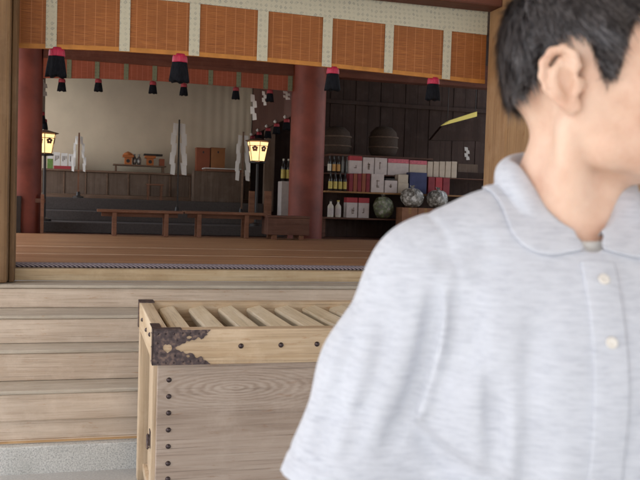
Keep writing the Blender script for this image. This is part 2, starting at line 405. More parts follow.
# inner pillars
pxl = PX(41, 150, YIN); pxr0 = PX(294, 150, YIN); pxr1 = PX(328, 150, YIN)
b = MB().lathe((pxr0+pxr1)/2, YIN+.2, [((pxr1-pxr0)/2, ZF), ((pxr1-pxr0)/2, 4.3)], 40); b.build('pillar', W['red'], hall, 0, 40)
b = MB().lathe(pxl-.2, YIN+.2, [(.2, ZF), (.2, 4.3)], 40); b.build('pillar', W['red'], hall, 0, 40)
b = MB().lathe(pxr1+3.9, YIN+.2, [(.2, ZF), (.2, 4.3)], 40); b.build('pillar', W['red'], hall, 0, 40)
zib = 3.02
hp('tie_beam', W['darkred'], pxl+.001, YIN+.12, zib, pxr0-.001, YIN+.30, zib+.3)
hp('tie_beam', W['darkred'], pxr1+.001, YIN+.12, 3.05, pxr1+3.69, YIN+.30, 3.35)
# dais in three carpeted steps
zd = PZ(150, 200, 13.2)
D = [(10.75, ZF, ZF+.13), (11.5, ZF+.13, ZF+.26), (12.2, ZF+.26, zd)]
b = MB()
for Y, a, c in D: b.box(pxl-.38, Y, a, pxr0+.05, 14.2, c)
b.build('dais', W['carpet'], hall, .01)
# back wall and dark side walls
XBL, XBR = PX(44, 150, 13.9), PX(251, 120, 13.9)
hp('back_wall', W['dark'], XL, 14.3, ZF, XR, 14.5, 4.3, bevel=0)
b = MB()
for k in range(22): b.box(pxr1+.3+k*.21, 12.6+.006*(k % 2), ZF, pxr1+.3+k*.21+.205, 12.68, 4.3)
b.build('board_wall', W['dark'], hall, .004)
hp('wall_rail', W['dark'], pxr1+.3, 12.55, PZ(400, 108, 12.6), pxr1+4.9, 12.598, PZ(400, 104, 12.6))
# mats
seams = [YSILL+.19, onZ(80, 256, ZF)[1], onZ(80, 248.5, ZF)[1], 10.05]
nm = ['reddish brown floor mat nearest the sill, behind the twisted cord', 'reddish brown floor mat lying between two pale seams', 'reddish brown floor mat under the long low benches']
for i in range(3):
    o = thing('floor_mat', (1, seams[i], ZF), nm[i], 'floor mat', 'floor mats in the hall')
    MB().box(-2.2, seams[i]+.03, ZF-.003, 5.4, seams[i+1]-.002, ZF+.014).build('weave', W['mat'], o, .004)
    MB().box(-2.2, seams[i], ZF-.003, 5.4, seams[i]+.028, ZF+.015).build('border', W['matedge'], o, .003)
b = MB(); b.tube([(-.6+.1*k, YSILL+.10, ZF+.016) for k in range(42)], .017, 10)
tag(b.build('twisted_cord', W['cord'], None, 0, True), 'dark twisted cord lying along the sill at the floor edge', 'cord')

# ------------------------------------------------------------------ blinds
def tassel(parent, x, y, z, s=1., m1='pink', name='tassel'):
    """cord knot with a flared fringe hanging below z"""
    k = MB().lathe(x, y, [(.010*s, z+.05*s), (.013*s, z+.012*s), (.045*s, z+.004*s), (.050*s, z-.02*s), (.052*s, z-.045*s), (.050*s, z-.050*s)], 18)
    a = k.build(name, W[m1], parent, 0, True)
    f = MB(); n = 26; pr = [(.046, -.046), (.054, -.09), (.061, -.14), (.066, -.178), (.02, -.172)]
    vs = []
    for r, dz in pr:
        for i in range(n):
            w = 1+.07*sin(i*5.1+x*9)+.04*sin(i*11.3)
            vs.append((x+r*s*w*cos(2*pi*i/n), y+r*s*w*sin(2*pi*i/n)*.8, z+(dz+(.008*sin(i*7.7+x*5) if dz < -.17 else 0))*s))
    fs = [(q*n+i, q*n+(i+1) % n, (q+1)*n+(i+1) % n, (q+1)*n+i) for q in range(len(pr)-1) for i in range(n)]+[tuple((len(pr)-1)*n+i for i in range(n))]
    f.add(vs, fs).build('fringe', W['black'], a, 0, True)
    return a
def sheet(xs, zlo, zhi, Y, th):
    b = MB(); n = len(xs); vs = []
    for x, a, c in zip(xs, zlo, zhi): vs += [(x, Y, a), (x, Y, c), (x, Y+th, a), (x, Y+th, c)]
    fs = []
    for i in range(n-1):
        a, c = 4*i, 4*i+4
        fs += [(a, c, c+1, a+1), (a+2, a+3, c+3, c+2), (a, a+2, c+2, c), (a+1, c+1, c+3, a+3)]
    fs += [(0, 1, 3, 2), (4*n-4, 4*n-2, 4*n-1, 4*n-3)]
    return b.add(vs, fs)
YB = 5.52
ctl = [(16, 48.2), (60, 48.9), (100, 50.3), (160, 53.8), (240, 59.5), (320, 66.5), (400, 74.5), (488, 84.5)]
cx = [PX(x, y, YB) for x, y in ctl]; cz = [PZ(x, y, YB) for x, y in ctl]
bl = thing('bamboo_blind', (1.3, YB, 2.2), 'orange bamboo blind with beige brocade bands and big tassels across hall front', 'blind')
xs = np.linspace(cx[0]-.02, xr0-.004, 60); zb = np.interp(xs, cx, cz)
zb = np.convolve(np.pad(zb, 4, mode='edge'), np.ones(9)/9, 'valid')
zband = np.interp(xs, [PX(200, 4, YB), PX(320, 17, YB), PX(485, 35, YB)], [PZ(200, 4, YB), PZ(320, 17, YB), PZ(485, 35, YB)])
ztop = zband*0+PZ(440, 4, YB)+.15
sheet(xs, zb+.028, zband, YB, .010).build('bamboo_slats', W['blind'], bl)
sheet(xs, zb, zb+.0279, YB-.004, .018).build('hem', W['hem'], bl, 0)
sheet(xs, zband+.0005, ztop, YB-.006, .02).build('brocade_band', W['brocade'], bl)
for a, c in ((46, 57), (119.5, 130), (189, 199.5), (257, 267.5), (322, 331.5), (384, 392.5), (442, 450)):
    y = np.interp(a, [q[0] for q in ctl], [q[1] for q in ctl])
    x0, x1 = PX(a-.5, y, YB), PX(c-.5, y+.6, YB); sx = np.linspace(x0, x1, 3)
    sheet(sx, np.interp(sx, xs, zb)+.002, np.interp(sx, xs, zband)-.0005, YB-.009, .0045).build('brocade_strip', W['brocade'], bl)
for px in (57, 180, 333, 433.5):
    y = np.interp(px, [q[0] for q in ctl], [q[1] for q in ctl]); s = .98 if px < 200 else .86
    tassel(bl, PX(px, y, YB+.03), YB+.03, PZ(px, y+.5, YB+.03)+.004*s, s)
# inner blind
YI = 10.28
ct2 = [(38, 78), (100, 78.6), (160, 81.2), (252, 88), (296, 91.5)]
ib = thing('bamboo_blind', (1.3, YI, 2.9), 'dull red inner blind with green bands and small tassels between red pillars', 'blind')
xs2 = np.linspace(pxl+.002, pxr0+.02, 40); zb2 = np.interp(xs2, [PX(x, y, YI) for x, y in ct2], [PZ(x, y, YI) for x, y in ct2])
sheet(xs2, zb2, zb2*0+3.3, YI, .012).build('bamboo_slats', W['blind2'], ib)
for a in (69, 97, 126, 154.5, 210.5, 238.5, 265.5, 290):
    y = np.interp(a, [q[0] for q in ct2], [q[1] for q in ct2]); x0, x1 = PX(a-2.3, y, YI), PX(a+2.3, y, YI)
    z0 = PZ(a, y, YI); MB().box(x0, YI-.006, z0+.002, x1, YI-.001, 3.3).build('brocade_strip', W['brocade2'], ib)
for px in (62, 98.5, 153, 184, 236, 270):
    y = np.interp(px, [q[0] for q in ct2], [q[1] for q in ct2]); tassel(ib, PX(px, y+2, YI+.02), YI+.02, PZ(px, y+1, YI+.02), .78, 'pinkdark')
# side blinds running back along the sanctuary, with tassels
def side_blind(pts, label, Ya, Yb):
    o = thing('side_blind', (onY(*pts[0], Ya)[0], Ya, 2.3), label, 'blind')
    P = [onY(px, py, Ya+(Yb-Ya)*k/(len(pts)-1)) for k, (px, py) in enumerate(pts)]
    b = MB(); vs = []
    for p in P: vs += [(p[0], p[1], p[2]), (p[0], p[1], 3.4), (p[0]+.02, p[1], p[2]), (p[0]+.02, p[1], 3.4)]
    fs = []
    for i in range(len(P)-1):
        a, c = 4*i, 4*i+4; fs += [(a, c, c+1, a+1), (a+2, a+3, c+3, c+2), (a, a+2, c+2, c), (a+1, c+1, c+3, a+3)]
    fs += [(0, 1, 3, 2), (len(vs)-4, len(vs)-2, len(vs)-1, len(vs)-3)]
    b.add(vs, fs).build('bamboo_slats', W['blind3'], o)
    for p in P:
        tassel(o, p[0]+.01, p[1], p[2]-.005, .8, 'pinkdark')
        MB().lathe(p[0]+.01-.03, p[1]-.03, [(.005, p[2]+.0), (.022, p[2]+.012), (.026, p[2]+.028), (.004, p[2]+.05)], 8).build('white_knot', W['white'], o, 0, True)
side_blind([(296, 113), (286, 119), (276, 123.5), (267.5, 128), (258.5, 132), (252, 136)], 'dark red side blind with a slanting row of tassels right of curtain', 10.45, 13.3)
side_blind([(36, 104), (41, 112), (43.5, 119)], 'dark red side blind with tassels beside the left pillar', 10.6, 12.6)
# paper streamers under the inner blind
def shide(px, py, Y, h, w, label, tilt=0):
    x, z = PX(px, py, Y), PZ(px, py, Y); b = MB(); n = 4
    for k in range(n):
        xa = x+(k % 2)*w*.55+tilt*k*w; zt = z-k*h/n*.86
        b.add([(xa, Y-.004*k, zt), (xa+w, Y-.004*k-.006, zt-.1*h/n), (xa+w*1.15, Y-.004*k-.012, zt-h/n), (xa+w*.1, Y-.004*k-.004, zt-h/n*1.1)], [(0, 1, 2, 3)])
    o = b.build('paper_streamer', W['white']); m = o.modifiers.new('s', 'SOLIDIFY'); m.thickness = .003
    return tag(o, label, 'paper streamer', 'paper streamers hanging in the hall')
shide(262, 91, 10.45, .20, .035, 'white paper streamer hanging left of the small tassel beside the right pillar')
shide(283, 91, 10.45, .12, .055, 'short curled white paper streamer hanging closest to the right pillar')
shide(250.5, 94, 10.45, .36, .05, 'long white paper streamer at the right edge of the curtain')
shide(39.5, 79, 10.5, .22, .055, 'white paper streamer hanging beside the left red pillar')
shide(464.5, 147, 11.9, .22, .05, 'white paper streamer hanging on the dark wall beside the yellow lamp')

# ------------------------------------------------------------------ sanctuary: curtain, counter, things on it
YC = 13.75
b = MB(); nx = 160; xa, xb = PX(40, 150, YC), PX(251.5, 120, YC)
vs = []
for i in range(nx+1):
    u = i/nx; x = xa+(xb-xa)*u; am = .0003+.004*max(0, (u-.62)/.38)
    y = YC+am*sin(u*150+2*sin(u*13))
    for z in (zd+.01, 2.4, 3.6): vs.append((x, y, z))
fs = [(3*i+k, 3*i+3+k, 3*i+4+k, 3*i+1+k) for i in range(nx) for k in range(2)]
cu = b.add(vs, fs).build('curtain', W['curtain'], None, 0, True); cu.modifiers.new('s', 'SOLIDIFY').thickness = .01
tag(cu, 'pale unbleached curtain hanging across the back of the sanctuary', 'curtain')
YA = 13.2
zc = PZ(150, 172.5, YA); x0, x1 = PX(42, 172, YA), PX(250, 175, YA)
ct = thing('altar_counter', ((x0+x1)/2, YA, zd), 'long grey brown boarded counter along the foot of the curtain', 'counter')
MB().box(x0, YA-.03, zc-.03, x1, YA+.38, zc).build('counter_top', W['altar'], ct, .006)
ed = np.linspace(x0, x1, 11)
for i in range(10):
    MB().box(ed[i]+.012, YA+.012, zd+.06, ed[i+1]-.012, YA+.03, zc-.032).build('panel', W['panel'], ct, .004)
b = MB()
for e in ed: b.box(e-.0115, YA, zd+.061, e+.0115, YA+.045, zc-.031)
b.box(x0, YA-.004, zd+.001, x1, YA+.05, zd+.058); b.build('frame', W['altar'], ct, .003)
# framed papers at left
pb = thing('paper_display', (PX(61, 172, 13.3), 13.3, zc), 'white paper notices in a red edged frame on the counter, left end', 'notices')
za, zb_ = zc+.001, PZ(61, 152.5, 13.3)
for i, (a, c) in enumerate(((53.5, 60), (61, 67.5), (68.5, 75.5))):
    b = MB().box(PX(a, 160, 13.3), 13.29, za+.05, PX(c, 160, 13.3), 13.31, zb_-.008*i); b.m = 1
    for k in range(3): b.box(PX(a+1.5+1.6*k, 160, 13.3), 13.286, za+.12+.02*k, PX(a+2.0+1.6*k, 160, 13.3), 13.2895, zb_-.05)
    b.build('paper', [W['white'], W['panel']], pb)
MB().box(PX(54, 160, 13.28), 13.27, za, PX(71, 160, 13.28), 13.32, za+.049).build('base', W['reed'], pb, .004)
MB().box(PX(47.5, 160, 13.3), 13.285, za, PX(53, 160, 13.3), 13.30, za+.15).build('leaf_card', W['green'], pb)
MB().box(PX(47.5, 160, 13.3), 13.286, za+.151, PX(53, 160, 13.3), 13.302, zb_-.02).build('paper', W['white'], pb)
# raised shelf with offering stands
zs = PZ(140, 165, 13.35); xa, xb = PX(113, 165, 13.35), PX(166, 165, 13.35)
sh = thing('offering_shelf', ((xa+xb)/2, 13.35, zc), 'narrow dark shelf raised above the counter, carrying two orange offering stands', 'shelf')
MB().box(xa, 13.28, zs-.022, xb, 13.52, zs).build('shelf_board', W['altar'], sh, .004)
for q in (xa+.03, xb-.06): MB().box(q, 13.30, zc+.001, q+.03, 13.50, zs-.0225).build('leg', W['altar'], sh, .003)
def stand(px, label, m):
    x = PX(px, 160, 13.38); o = thing('offering_stand', (x, 13.38, zs), label, 'offering stand', 'orange offering stands on the raised shelf')
    b = MB().box(x-.055, 13.325, zs+.001, x+.055, 13.435, zs+.11); b.m = 1; b.lathe(x, 13.3245, [(0.001, zs+.055)]*2, 8, False)
    b.build('pedestal', [W[m], W['blackm']], o, .004)
    d = MB(); d.prism([[(.028*cos(a*pi/6), .028*sin(a*pi/6)) for a in range(12)]], lambda u, v: (x+u, 13.321, zs+.055+v), lambda u, v: (x+u, 13.3245, zs+.055+v)); d.build('emblem', W['blackm'], o)
    MB().box(x-.085, 13.30, zs+.1105, x+.085, 13.46, zs+.15).build('tray', W[m], o, .004)
    return o, x
stand(128, 'orange offering stand with peaked tray, left one on raised shelf', 'orange')
o2, xx = stand(150, 'orange offering stand under a flat black lid, right on raised shelf', 'orange')
tag(MB().lathe(PX(128, 160, 13.38), 13.38, [(.07, zs+.1505), (.075, zs+.17), (.02, zs+.20), (.005, zs+.205)], 12).build('rice_cake', W['orange'], None, 0, 40), 'rounded orange offering heaped on the left tray of raised shelf', 'offering')
MB().box(xx-.10, 13.30, zs+.151, xx+.19, 13.47, zs+.18).build('lid', W['blackm'], o2, .004)
for px in (134.5, 139):
    x = PX(px, 160, 13.42); tag(MB().lathe(x, 13.42, [(.02, zs+.001), (.034, zs+.03), (.034, zs+.10), (.012, zs+.14), (.018, zs+.17)], 12).build('silver_flask', W['silver'], None, 0, 40),
        'small dull silver flask %s on raised shelf' % ('nearer the left orange stand' if px < 136 else 'in the middle between orange stands'), 'flask', 'silver flasks')
x = PX(161, 160, 13.4); tag(MB().box(x-.03, 13.33, zs+.001, x+.05, 13.43, zs+.11).build('offering_box', W['brick'], None, .004), 'small red brown box at the right end of raised shelf', 'box')
# little table in front of the counter
xa, xb = PX(146, 184, 12.9), PX(163.5, 184, 12.9); zt = PZ(155, 184, 12.9)
tb = thing('small_table', ((xa+xb)/2, 12.9, zd), 'small pinkish wooden table standing before the counter', 'table')
MB().box(xa, 12.82, zt-.022, xb, 13.0, zt).build('table_top', W['bench'], tb, .004)
for q in (xa+.02, xb-.045):
    for yy in (12.83, 12.965): MB().box(q, yy, zd+.001, q+.025, yy+.025, zt-.0225).build('leg', W['bench'], tb)
# two lacquer boxes and a cloth covered stand at right
xb0 = PX(203, 168, 13.1); xb1 = PX(240, 171, 13.1); zt2 = PZ(215, 169, 13.1)
al = thing('side_altar', ((xb0+xb1)/2, 13.1, zd), 'boarded side altar with a white cloth edge, right of the gohei wand', 'altar')
MB().box(PX(192, 170, 13.1), 12.86, zd+.001, xb1+.02, 13.14, zt2-.05).build('cabinet', W['panel'], al, .005)
MB().box(xb0, 12.83, zt2-.049, xb1, 13.16, zt2-.008).build('table_top', W['bench'], al, .004)
MB().box(xb0-.01, 12.82, zt2-.0075, xb1-.03, 13.165, zt2+.006).build('white_cloth', W['white'], al, .002)
for a, c, m, lb in ((196, 209.5, 'brick', 'dark red lacquer box on the counter, left of a pair'), (210.5, 224.5, 'brick2', 'tan red lacquer box on the counter, right of a pair')):
    xa_, xc_ = PX(a, 160, 13.35), PX(c, 160, 13.35)
    o = thing('lacquer_box', ((xa_+xc_)/2, 13.35, zc), lb, 'box', 'pair of lacquer boxes')
    zt3 = PZ(a, 147.5, 13.35)
    MB().box(xa_, 13.3, zc+.001, xc_, 13.48, zt3-.02).build('body', W[m], o, .004)
    MB().box(xa_-.004, 13.296, zt3-.0195, xc_+.004, 13.484, zt3).build('lid', W[m], o, .004)
    MB().box((xa_+xc_)/2-.012, 13.292, zt3-.09, (xa_+xc_)/2+.012, 13.2995, zt3-.055).build('clasp', W['nail'], o)

# gohei wands
def gohei(px, pt, pbase, Y, zbase, w, n, label, seed, spread, wm='blackm'):
    x = PX(px, pbase, Y); zt = PZ(px, pt, Y); h = zt-zbase; rr = random.Random(seed)
    o = thing('gohei_wand', (x, Y, zbase), label, 'ritual wand', 'white paper gohei wands on stands')
    MB().lathe(x, Y, [(.075, zbase+.001), (.075, zbase+.02), (.03, zbase+.035), (.022, zbase+.09)], 14).build('base', W['blackm'], o, 0, 40)
    MB().box(x-.011, Y-.060, zbase+.085, x+.011, Y-.045, zt+.03).box(x-.011, Y-.0449, zbase+.085, x+.011, Y+.011, zbase+.11).build('wand', W[wm], o)
    for sd in (-1, 1):
        b = MB(); L = (h*.54)/n
        for k in range(n):
            off = sd*(.004+spread*(k+1)/n*1.0+.016*(k % 2)); ww = w*(1+.12*rr.random())
            z1 = zt-.015-k*L; z0 = z1-L*1.28
            xa = x+off-(ww if sd < 0 else 0); yy = Y-.014-.006*k
            b.add([(xa+.25*ww*(1 if sd > 0 else -1)*-.3, yy, z1), (xa+ww, yy-.004, z1-.01), (xa+ww*(1.05 if sd > 0 else .8), yy-.016-.01*rr.random(), z0), (xa+(ww*.2 if sd > 0 else -.05*ww), yy-.012, z0+.012)], [(0, 1, 2, 3)])
        q = b.build('paper_streamer', W['white'], o); q.modifiers.new('s', 'SOLIDIFY').thickness = .003
    return o
gohei(177, 122, 204, 11.7, D[1][2], .070, 5, 'tall white gohei wand on a black stand before the curtain', 1, .030)
gohei(78, 135, 202, 12.3, zd, .035, 5, 'slim white gohei wand standing beside the paper notices', 2, .05, 'bench')
gohei(241, 134, 203, 12.1, D[1][2], .06, 5, 'ragged white gohei wand standing beside the right lit lantern', 3, .035, 'altar')

# lanterns
def lantern(px, pt, pb_, pfoot, Y, zbase, label):
    x = PX(px, pb_, Y); zt, zb3 = PZ(px, pt, Y), PZ(px, pb_, Y); h = zt-zb3; rt_ = .162*h/.28; rb = .105*h/.28; n = 6; a0 = pi/6
    o = thing('lantern', (x, Y, zbase), label, 'lantern', 'lit paper lanterns on poles')
    ang = lambda i: a0+2*pi*i/n
    MB().lathe(x, Y, [(.09, zbase+.001), (.09, zbase+.03), (.02, zbase+.05), (.016, zb3-.03)], 12).build('pole', W['blackm'], o, 0, 40)
    f = MB()
    f.lathe(x, Y, [(.02, zb3-.03), (rb+.012, zb3-.022), (rb+.012, zb3-.004)], n*2)
    f.add([], [])
    for i in range(n):
        ca, sa = cos(ang(i)), sin(ang(i)); f.tube([(x+rb*ca, Y+rb*sa, zb3), (x+rt_*ca, Y+rt_*sa, zt)], .005, 5)
    for zz in (zb3+.003, zt-.06*h/.28, zt):
        q = rb+(rt_-rb)*(zz-zb3)/h
        for i in range(n): f.tube([(x+q*cos(ang(i)), Y+q*sin(ang(i)), zz), (x+q*cos(ang(i+1)), Y+q*sin(ang(i+1)), zz)], .0045, 5)
    f.build('frame', W['blackm'], o)
    MB().lathe(x, Y, [(rt_+.02, zt+.008), (rt_+.024, zt+.016), (.03, zt+.05), (.012, zt+.055)], n*2).build('roof', W['chest'], o, 0, 30)
    for i in range(n):
        c0, s0, c1, s1 = cos(ang(i)), sin(ang(i)), cos(ang(i+1)), sin(ang(i+1)); e = .993
        quad = [(x+rb*c0*e, Y+rb*s0*e, zb3), (x+rb*c1*e, Y+rb*s1*e, zb3), (x+rt_*c1*e, Y+rt_*s1*e, zt), (x+rt_*c0*e, Y+rt_*s0*e, zt)]
        b = MB(); b.add(quad, [(0, 1, 2, 3)]); pn = b.build('paper_pane', W['glow'], o); pn.modifiers.new('s', 'SOLIDIFY').thickness = .002
        # flower crest on the pane
        A = Vector(quad[0]); U = (Vector(quad[1])-A).normalized(); V = ((Vector(quad[3])+Vector(quad[2]))/2-(A+Vector(quad[1]))/2).normalized(); N = U.cross(V)
        C0 = (A+Vector(quad[1]))/2+V*h*.66+N*.003; R = rt_*.30
        c = MB()
        for k in range(5):
            cc = (R*.55*cos(2*pi*k/5+pi/2), R*.55*sin(2*pi*k/5+pi/2))
            c.prism([[(cc[0]+R*.42*cos(a*pi/5), cc[1]+R*.42*sin(a*pi/5)) for a in range(10)]], lambda u, v: C0+U*u+V*v+N*(.001*k*.3), lambda u, v: C0+U*u+V*v+N*(.002+.001*k*.3))
        c.build('crest', W['bench'], pn)
    return o
L2 = lantern(257.5, 142, 161.5, 205, 10.95, D[0][2], 'lit paper lantern on a dark pole beside the right red pillar')
L1 = lantern(45, 134, 153.5, 205, 10.95, D[0][2], 'lit paper lantern on a dark pole beside the left red pillar')

# railing posts near the right lantern and things behind
for a, c, Y, lb in ((249.5, 255, 11.3, 'short reddish post left of the right lantern pole'), (265, 272, 11.3, 'short reddish post right of the right lantern pole')):
    MBx = MB().box(PX(a, 190, Y), Y, D[0][2]+.001, PX(c, 190, Y), Y+.06, PZ(a, 191, Y)); tag(MBx.build('low_post', W['bench'], None, .004), lb, 'post', 'short posts beside right lantern')
tag(MB().box(PX(265, 150, 12.4), 12.4, D[2][2]-.12, PX(275, 150, 12.4), 12.5, 3.3).build('wooden_column', W['panel'], None, .01), 'slim grey brown column behind the right lantern', 'column')

# ------------------------------------------------------------------ benches, stool, left stand
def bench(a, c, ptop, legs, Y, label):
    x0, x1 = PX(a, ptop, Y), PX(c, ptop, Y); zt = PZ((a+c)/2, ptop, Y)
    o = thing('low_bench', ((x0+x1)/2, Y, ZF+.014), label, 'bench', 'long low benches in the hall')
    MB().box(x0, Y, zt-.03, x1, Y+.30, zt).build('seat', W['bench'], o, .005)
    for l in legs:
        x = PX(l, 225, Y+.01)
        for yy in (Y+.012, Y+.24): MB().box(x-.024, yy, ZF+.015, x+.024, yy+.045, zt-.0305).build('leg', W['bench'], o, .004)
    MB().box(x0+.05, Y+.13, zt-.08, x1-.05, Y+.155, zt-.031).build('rail', W['bench'], o, .003)
    return o
bench(97, 183.5, 210.3, (114.5, 166.5), 9.72, 'long low reddish bench in front of the dais, left of the two')
bench(184.5, 268, 212.2, (199.5, 247), 9.74, 'long low reddish bench in front of the dais, right of the two')
Y = 9.6; xa, xb = PX(267, 216, Y), PX(310.5, 216, Y); zt = PZ(289, 216, Y)
o = thing('low_chest', ((xa+xb)/2, Y, ZF+.014), 'low brown wooden chest on small feet before the right red pillar', 'chest')
MB().box(xa+.01, Y, ZF+.07, xb-.01, Y+.34, zt-.025).build('body', W['chest'], o, .006)
MB().box(xa, Y-.01, zt-.0245, xb, Y+.35, zt).build('lid', W['chest'], o, .005)
for q in (xa+.07, xb-.13):
    for yy in (Y+.01, Y+.27): MB().box(q, yy, ZF+.015, q+.06, yy+.06, ZF+.0695).build('foot', W['bench'], o, .004)
# rail stand at the left with a green pot and a small flame
Y = 10.2; zt = PZ(33, 194, Y)
o = thing('rail_stand', (PX(33, 194, Y), Y, ZF), 'low reddish rail stand of two posts beside the left pillar', 'stand')
for a in (22.5, 40.5): MB().box(PX(a, 210, Y), Y, ZF+.001, PX(a+3.4, 210, Y), Y+.05, zt).build('post', W['bench'], o, .004)
MB().box(PX(21, 210, Y), Y+.01, zt-.10, PX(45, 210, Y), Y+.035, zt-.05).build('rail', W['chest'], o, .004)
Y = 10.5; x = PX(34.5, 205, Y); z0 = PZ(34.5, 208, Y)
tag(MB().box(PX(13, 200, 10.1), 10.10, ZF+.001, PX(21, 200, 10.1), 10.16, PZ(20, 196, 10.1)).build('dark_box', W['blackm'], None, .006), 'tall black box at the foot of the left red pillar', 'box')
o = thing('pot_stand', (x, Y, ZF), 'green covered stand behind the rail at the left pillar', 'stand')
MB().lathe(x, Y, [(.05, ZF+.001), (.05, z0), (.035, z0+.005)], 12).build('leg', W['blackm'], o, 0, 40)
MB().lathe(x, Y, [(.075, z0+.001), (.065, z0+.13), (.05, z0+.15), (.02, z0+.155)], 14).build('green_cover', W['teal'], o, 0, 40)
zf = PZ(35, 190, Y)
o = thing('candle_lamp', (x, Y, z0+.156), 'small glowing candle lamp above the green covered stand', 'lamp')
MB().lathe(x, Y, [(.02, z0+.157), (.012, z0+.18), (.012, zf)], 10).build('candlestick', W['nail'], o, 0, 40)
MB().lathe(x, Y, [(.005, zf), (.024, zf+.02), (.026, zf+.04), (.012, zf+.065), (.002, zf+.08)], 10).build('flame', W['flame'], o, 0, True)

# ------------------------------------------------------------------ offering shelves at the right
YR = 10.9
def row(y): return PZ(350, y+ (350-350)*.03, YR)
def zrow(px, py): return PZ(px, py, YR)
xs0, xs1 = PX(326, 180, YR), PX(500, 180, YR)
shf = thing('display_shelf', ((xs0+xs1)/2, YR, ZF), 'dark wooden display shelves of offerings right of the red pillar', 'shelf')
zA, zB, zC = zrow(360, 173.5), zrow(360, 191.8), zrow(360, 218)
MB().box(xs0, YR-.02, zB-.022, xs1, YR+.34, zB).build('shelf_board', W['shelf'], shf, .004)
MB().box(xs0, YR-.02, zC-.022, xs1, YR+.34, zC).build('shelf_board', W['chest'], shf, .004)
MB().box(xs0, YR+.14, zA-.016, xs1, YR+.34, zA-.001).build('shelf_board', W['chest'], shf, .004)
for q in (xs0, (xs0+xs1)/2, xs1-.04):
    MB().box(q, YR+.10, ZF+.001, q+.04, YR+.135, zC-.0225).build('leg', W['chest'], shf)
    MB().box(q, YR+.345, ZF+.001, q+.04, YR+.38, zA+.25).build('back_post', W['chest'], shf)
MB().box(xs0, YR+.382, ZF+.001, xs1, YR+.40, zA+.1).build('back_panel', W['dark'], shf)

def bottle(name, px, Y, z, h, r, gl, lb, label, grp, cap='blackm'):
    x = PX(px, 180, Y); o = thing(name, (x, Y, z), label, 'bottle', grp)
    MB().lathe(x, Y, [(r*.9, z+.001), (r, z+.008), (r, z+h*.62), (r*.8, z+h*.70), (r*.38, z+h*.80), (r*.36, z+h*.92)], 14).build('glass', W[gl], o, 0, 45)
    MB().lathe(x, Y, [(r*1.02, z+h*.12), (r*1.02, z+h*.52)], 14, False).build('label', W[lb], o, 0, True)
    MB().lathe(x, Y, [(r*.46, z+h*.92), (r*.46, z+h), (r*.2, z+h*1.005)], 10).build('cap', W[cap], o, 0, 45)
    return o
hb = zrow(340, 173)-zB
for i, px in enumerate((330.5, 335.3, 340.2, 345)):
    bottle('bottle', px, YR+.06, zB, hb*1.02, .028, 'glassd', 'label', 'yellow labelled dark bottle on the orange plank, %s from the red pillar' % ('first', 'second', 'third', 'fourth')[i], 'yellow labelled bottles on the plank')
for i, px in enumerate((329, 333.5, 338)):
    bottle('bottle', px, YR+.24, zA, .24, .026, 'glassd', ('labelw', 'labelo', 'labelo')[i], ['dark bottle with a white label on the top shelf against the pillar', 'dark orange labelled bottle on the top shelf, left of two', 'dark orange labelled bottle on the top shelf beside the grey bottles'][i], 'dark bottles on the top shelf')
for i, px in enumerate((342.3, 346.6)):
    bottle('bottle', px, YR+.24, zA, .25, .024, 'glassg', 'labelw' if 0 else 'glassg', ['slim grey bottle on the top shelf, beside the orange labels', 'slim grey bottle on the top shelf touching the pink topped carton'][i], 'grey bottles on the top shelf')
for i, px in enumerate((331.5, 339)):
    bottle('jug', px, YR+.08, zC, .235, .042, 'labelw', 'pale', ['pale jug with a dark cap on the bottom shelf against the pillar', 'pale jug with a yellow cap on the bottom shelf'][i], 'pale jugs', ('blackm', 'label')[i])
def carton(a, c, yt, z, dY, m, label, top=None, marks=0, grp='offering cartons on the shelves', depth=.14, name='carton'):
    Y = YR+dY; x0, x1 = PX(a+.25, yt+8, Y), PX(c-.25, yt+8, Y); zt = PZ((a+c)/2, yt, Y)
    o = thing(name, ((x0+x1)/2, Y, z), label, 'carton', grp)
    zc_ = zt-(zt-z)*.25 if top else zt
    MB().box(x0, Y, z+.001, x1, Y+depth, zc_-(.0005 if top else 0)).build('body', W[m], o, .004)
    if top: MB().box(x0, Y, zc_, x1, Y+depth, zt).build('top_print', W[top], o, .004)
    if marks:
        b = MB(); r = random.Random(int(a*7))
        xm, zm = (x0+x1)/2, (z+zc_)/2; w = (x1-x0)*.18; h = (zc_-z)*.24
        xm += w*(r.random()-.5)*1.2
        for k in range(r.choice((1, 2, 2, 3))):
            q = zm+h*(r.random()*2-1); b.box(xm-w*(.3+.5*r.random()), Y-.002-.0002*k, q, xm+w*(.3+.5*r.random()), Y-.0003, q+.009)
        for k in range(r.choice((1, 2))):
            q = xm+w*(r.random()-.5); b.box(q-.004, Y-.0035-.0002*k, zm-h*(.3+r.random()*.8), q+.004, Y-.0028, zm+h*(.3+r.random()*.8))
        b.build('printed_mark', W['panel'], o)
    return o
carton(349, 362.3, 156, zA, .16, 'pale', 'white carton with a bright pink top strip on the top shelf', 'reed', 1)
carton(362.6, 374.3, 157.5, zA, .16, 'pale', 'plain pale carton next to the pink topped carton, top shelf', None, 1)
carton(374.6, 387.3, 158, zA, .16, 'pale', 'pale carton with dark mark just left of the flowery carton', None, 1)
carton(387.6, 409, 159, zA, .16, 'pale', 'long white carton with rose flower print along its top', 'rose', 0)
carton(409.3, 427, 160.5, zA, .16, 'cream', 'cream carton with a rose flower print, top shelf', 'rose', 0)
for k in range(5):
    a = 427.3+k*6; carton(a, a+5.8, 161.5, zA, .16, 'cream', 'narrow cream carton on the top shelf, %s of five after the flower prints' % ('first', 'second', 'third', 'fourth', 'fifth')[k], None, 0)
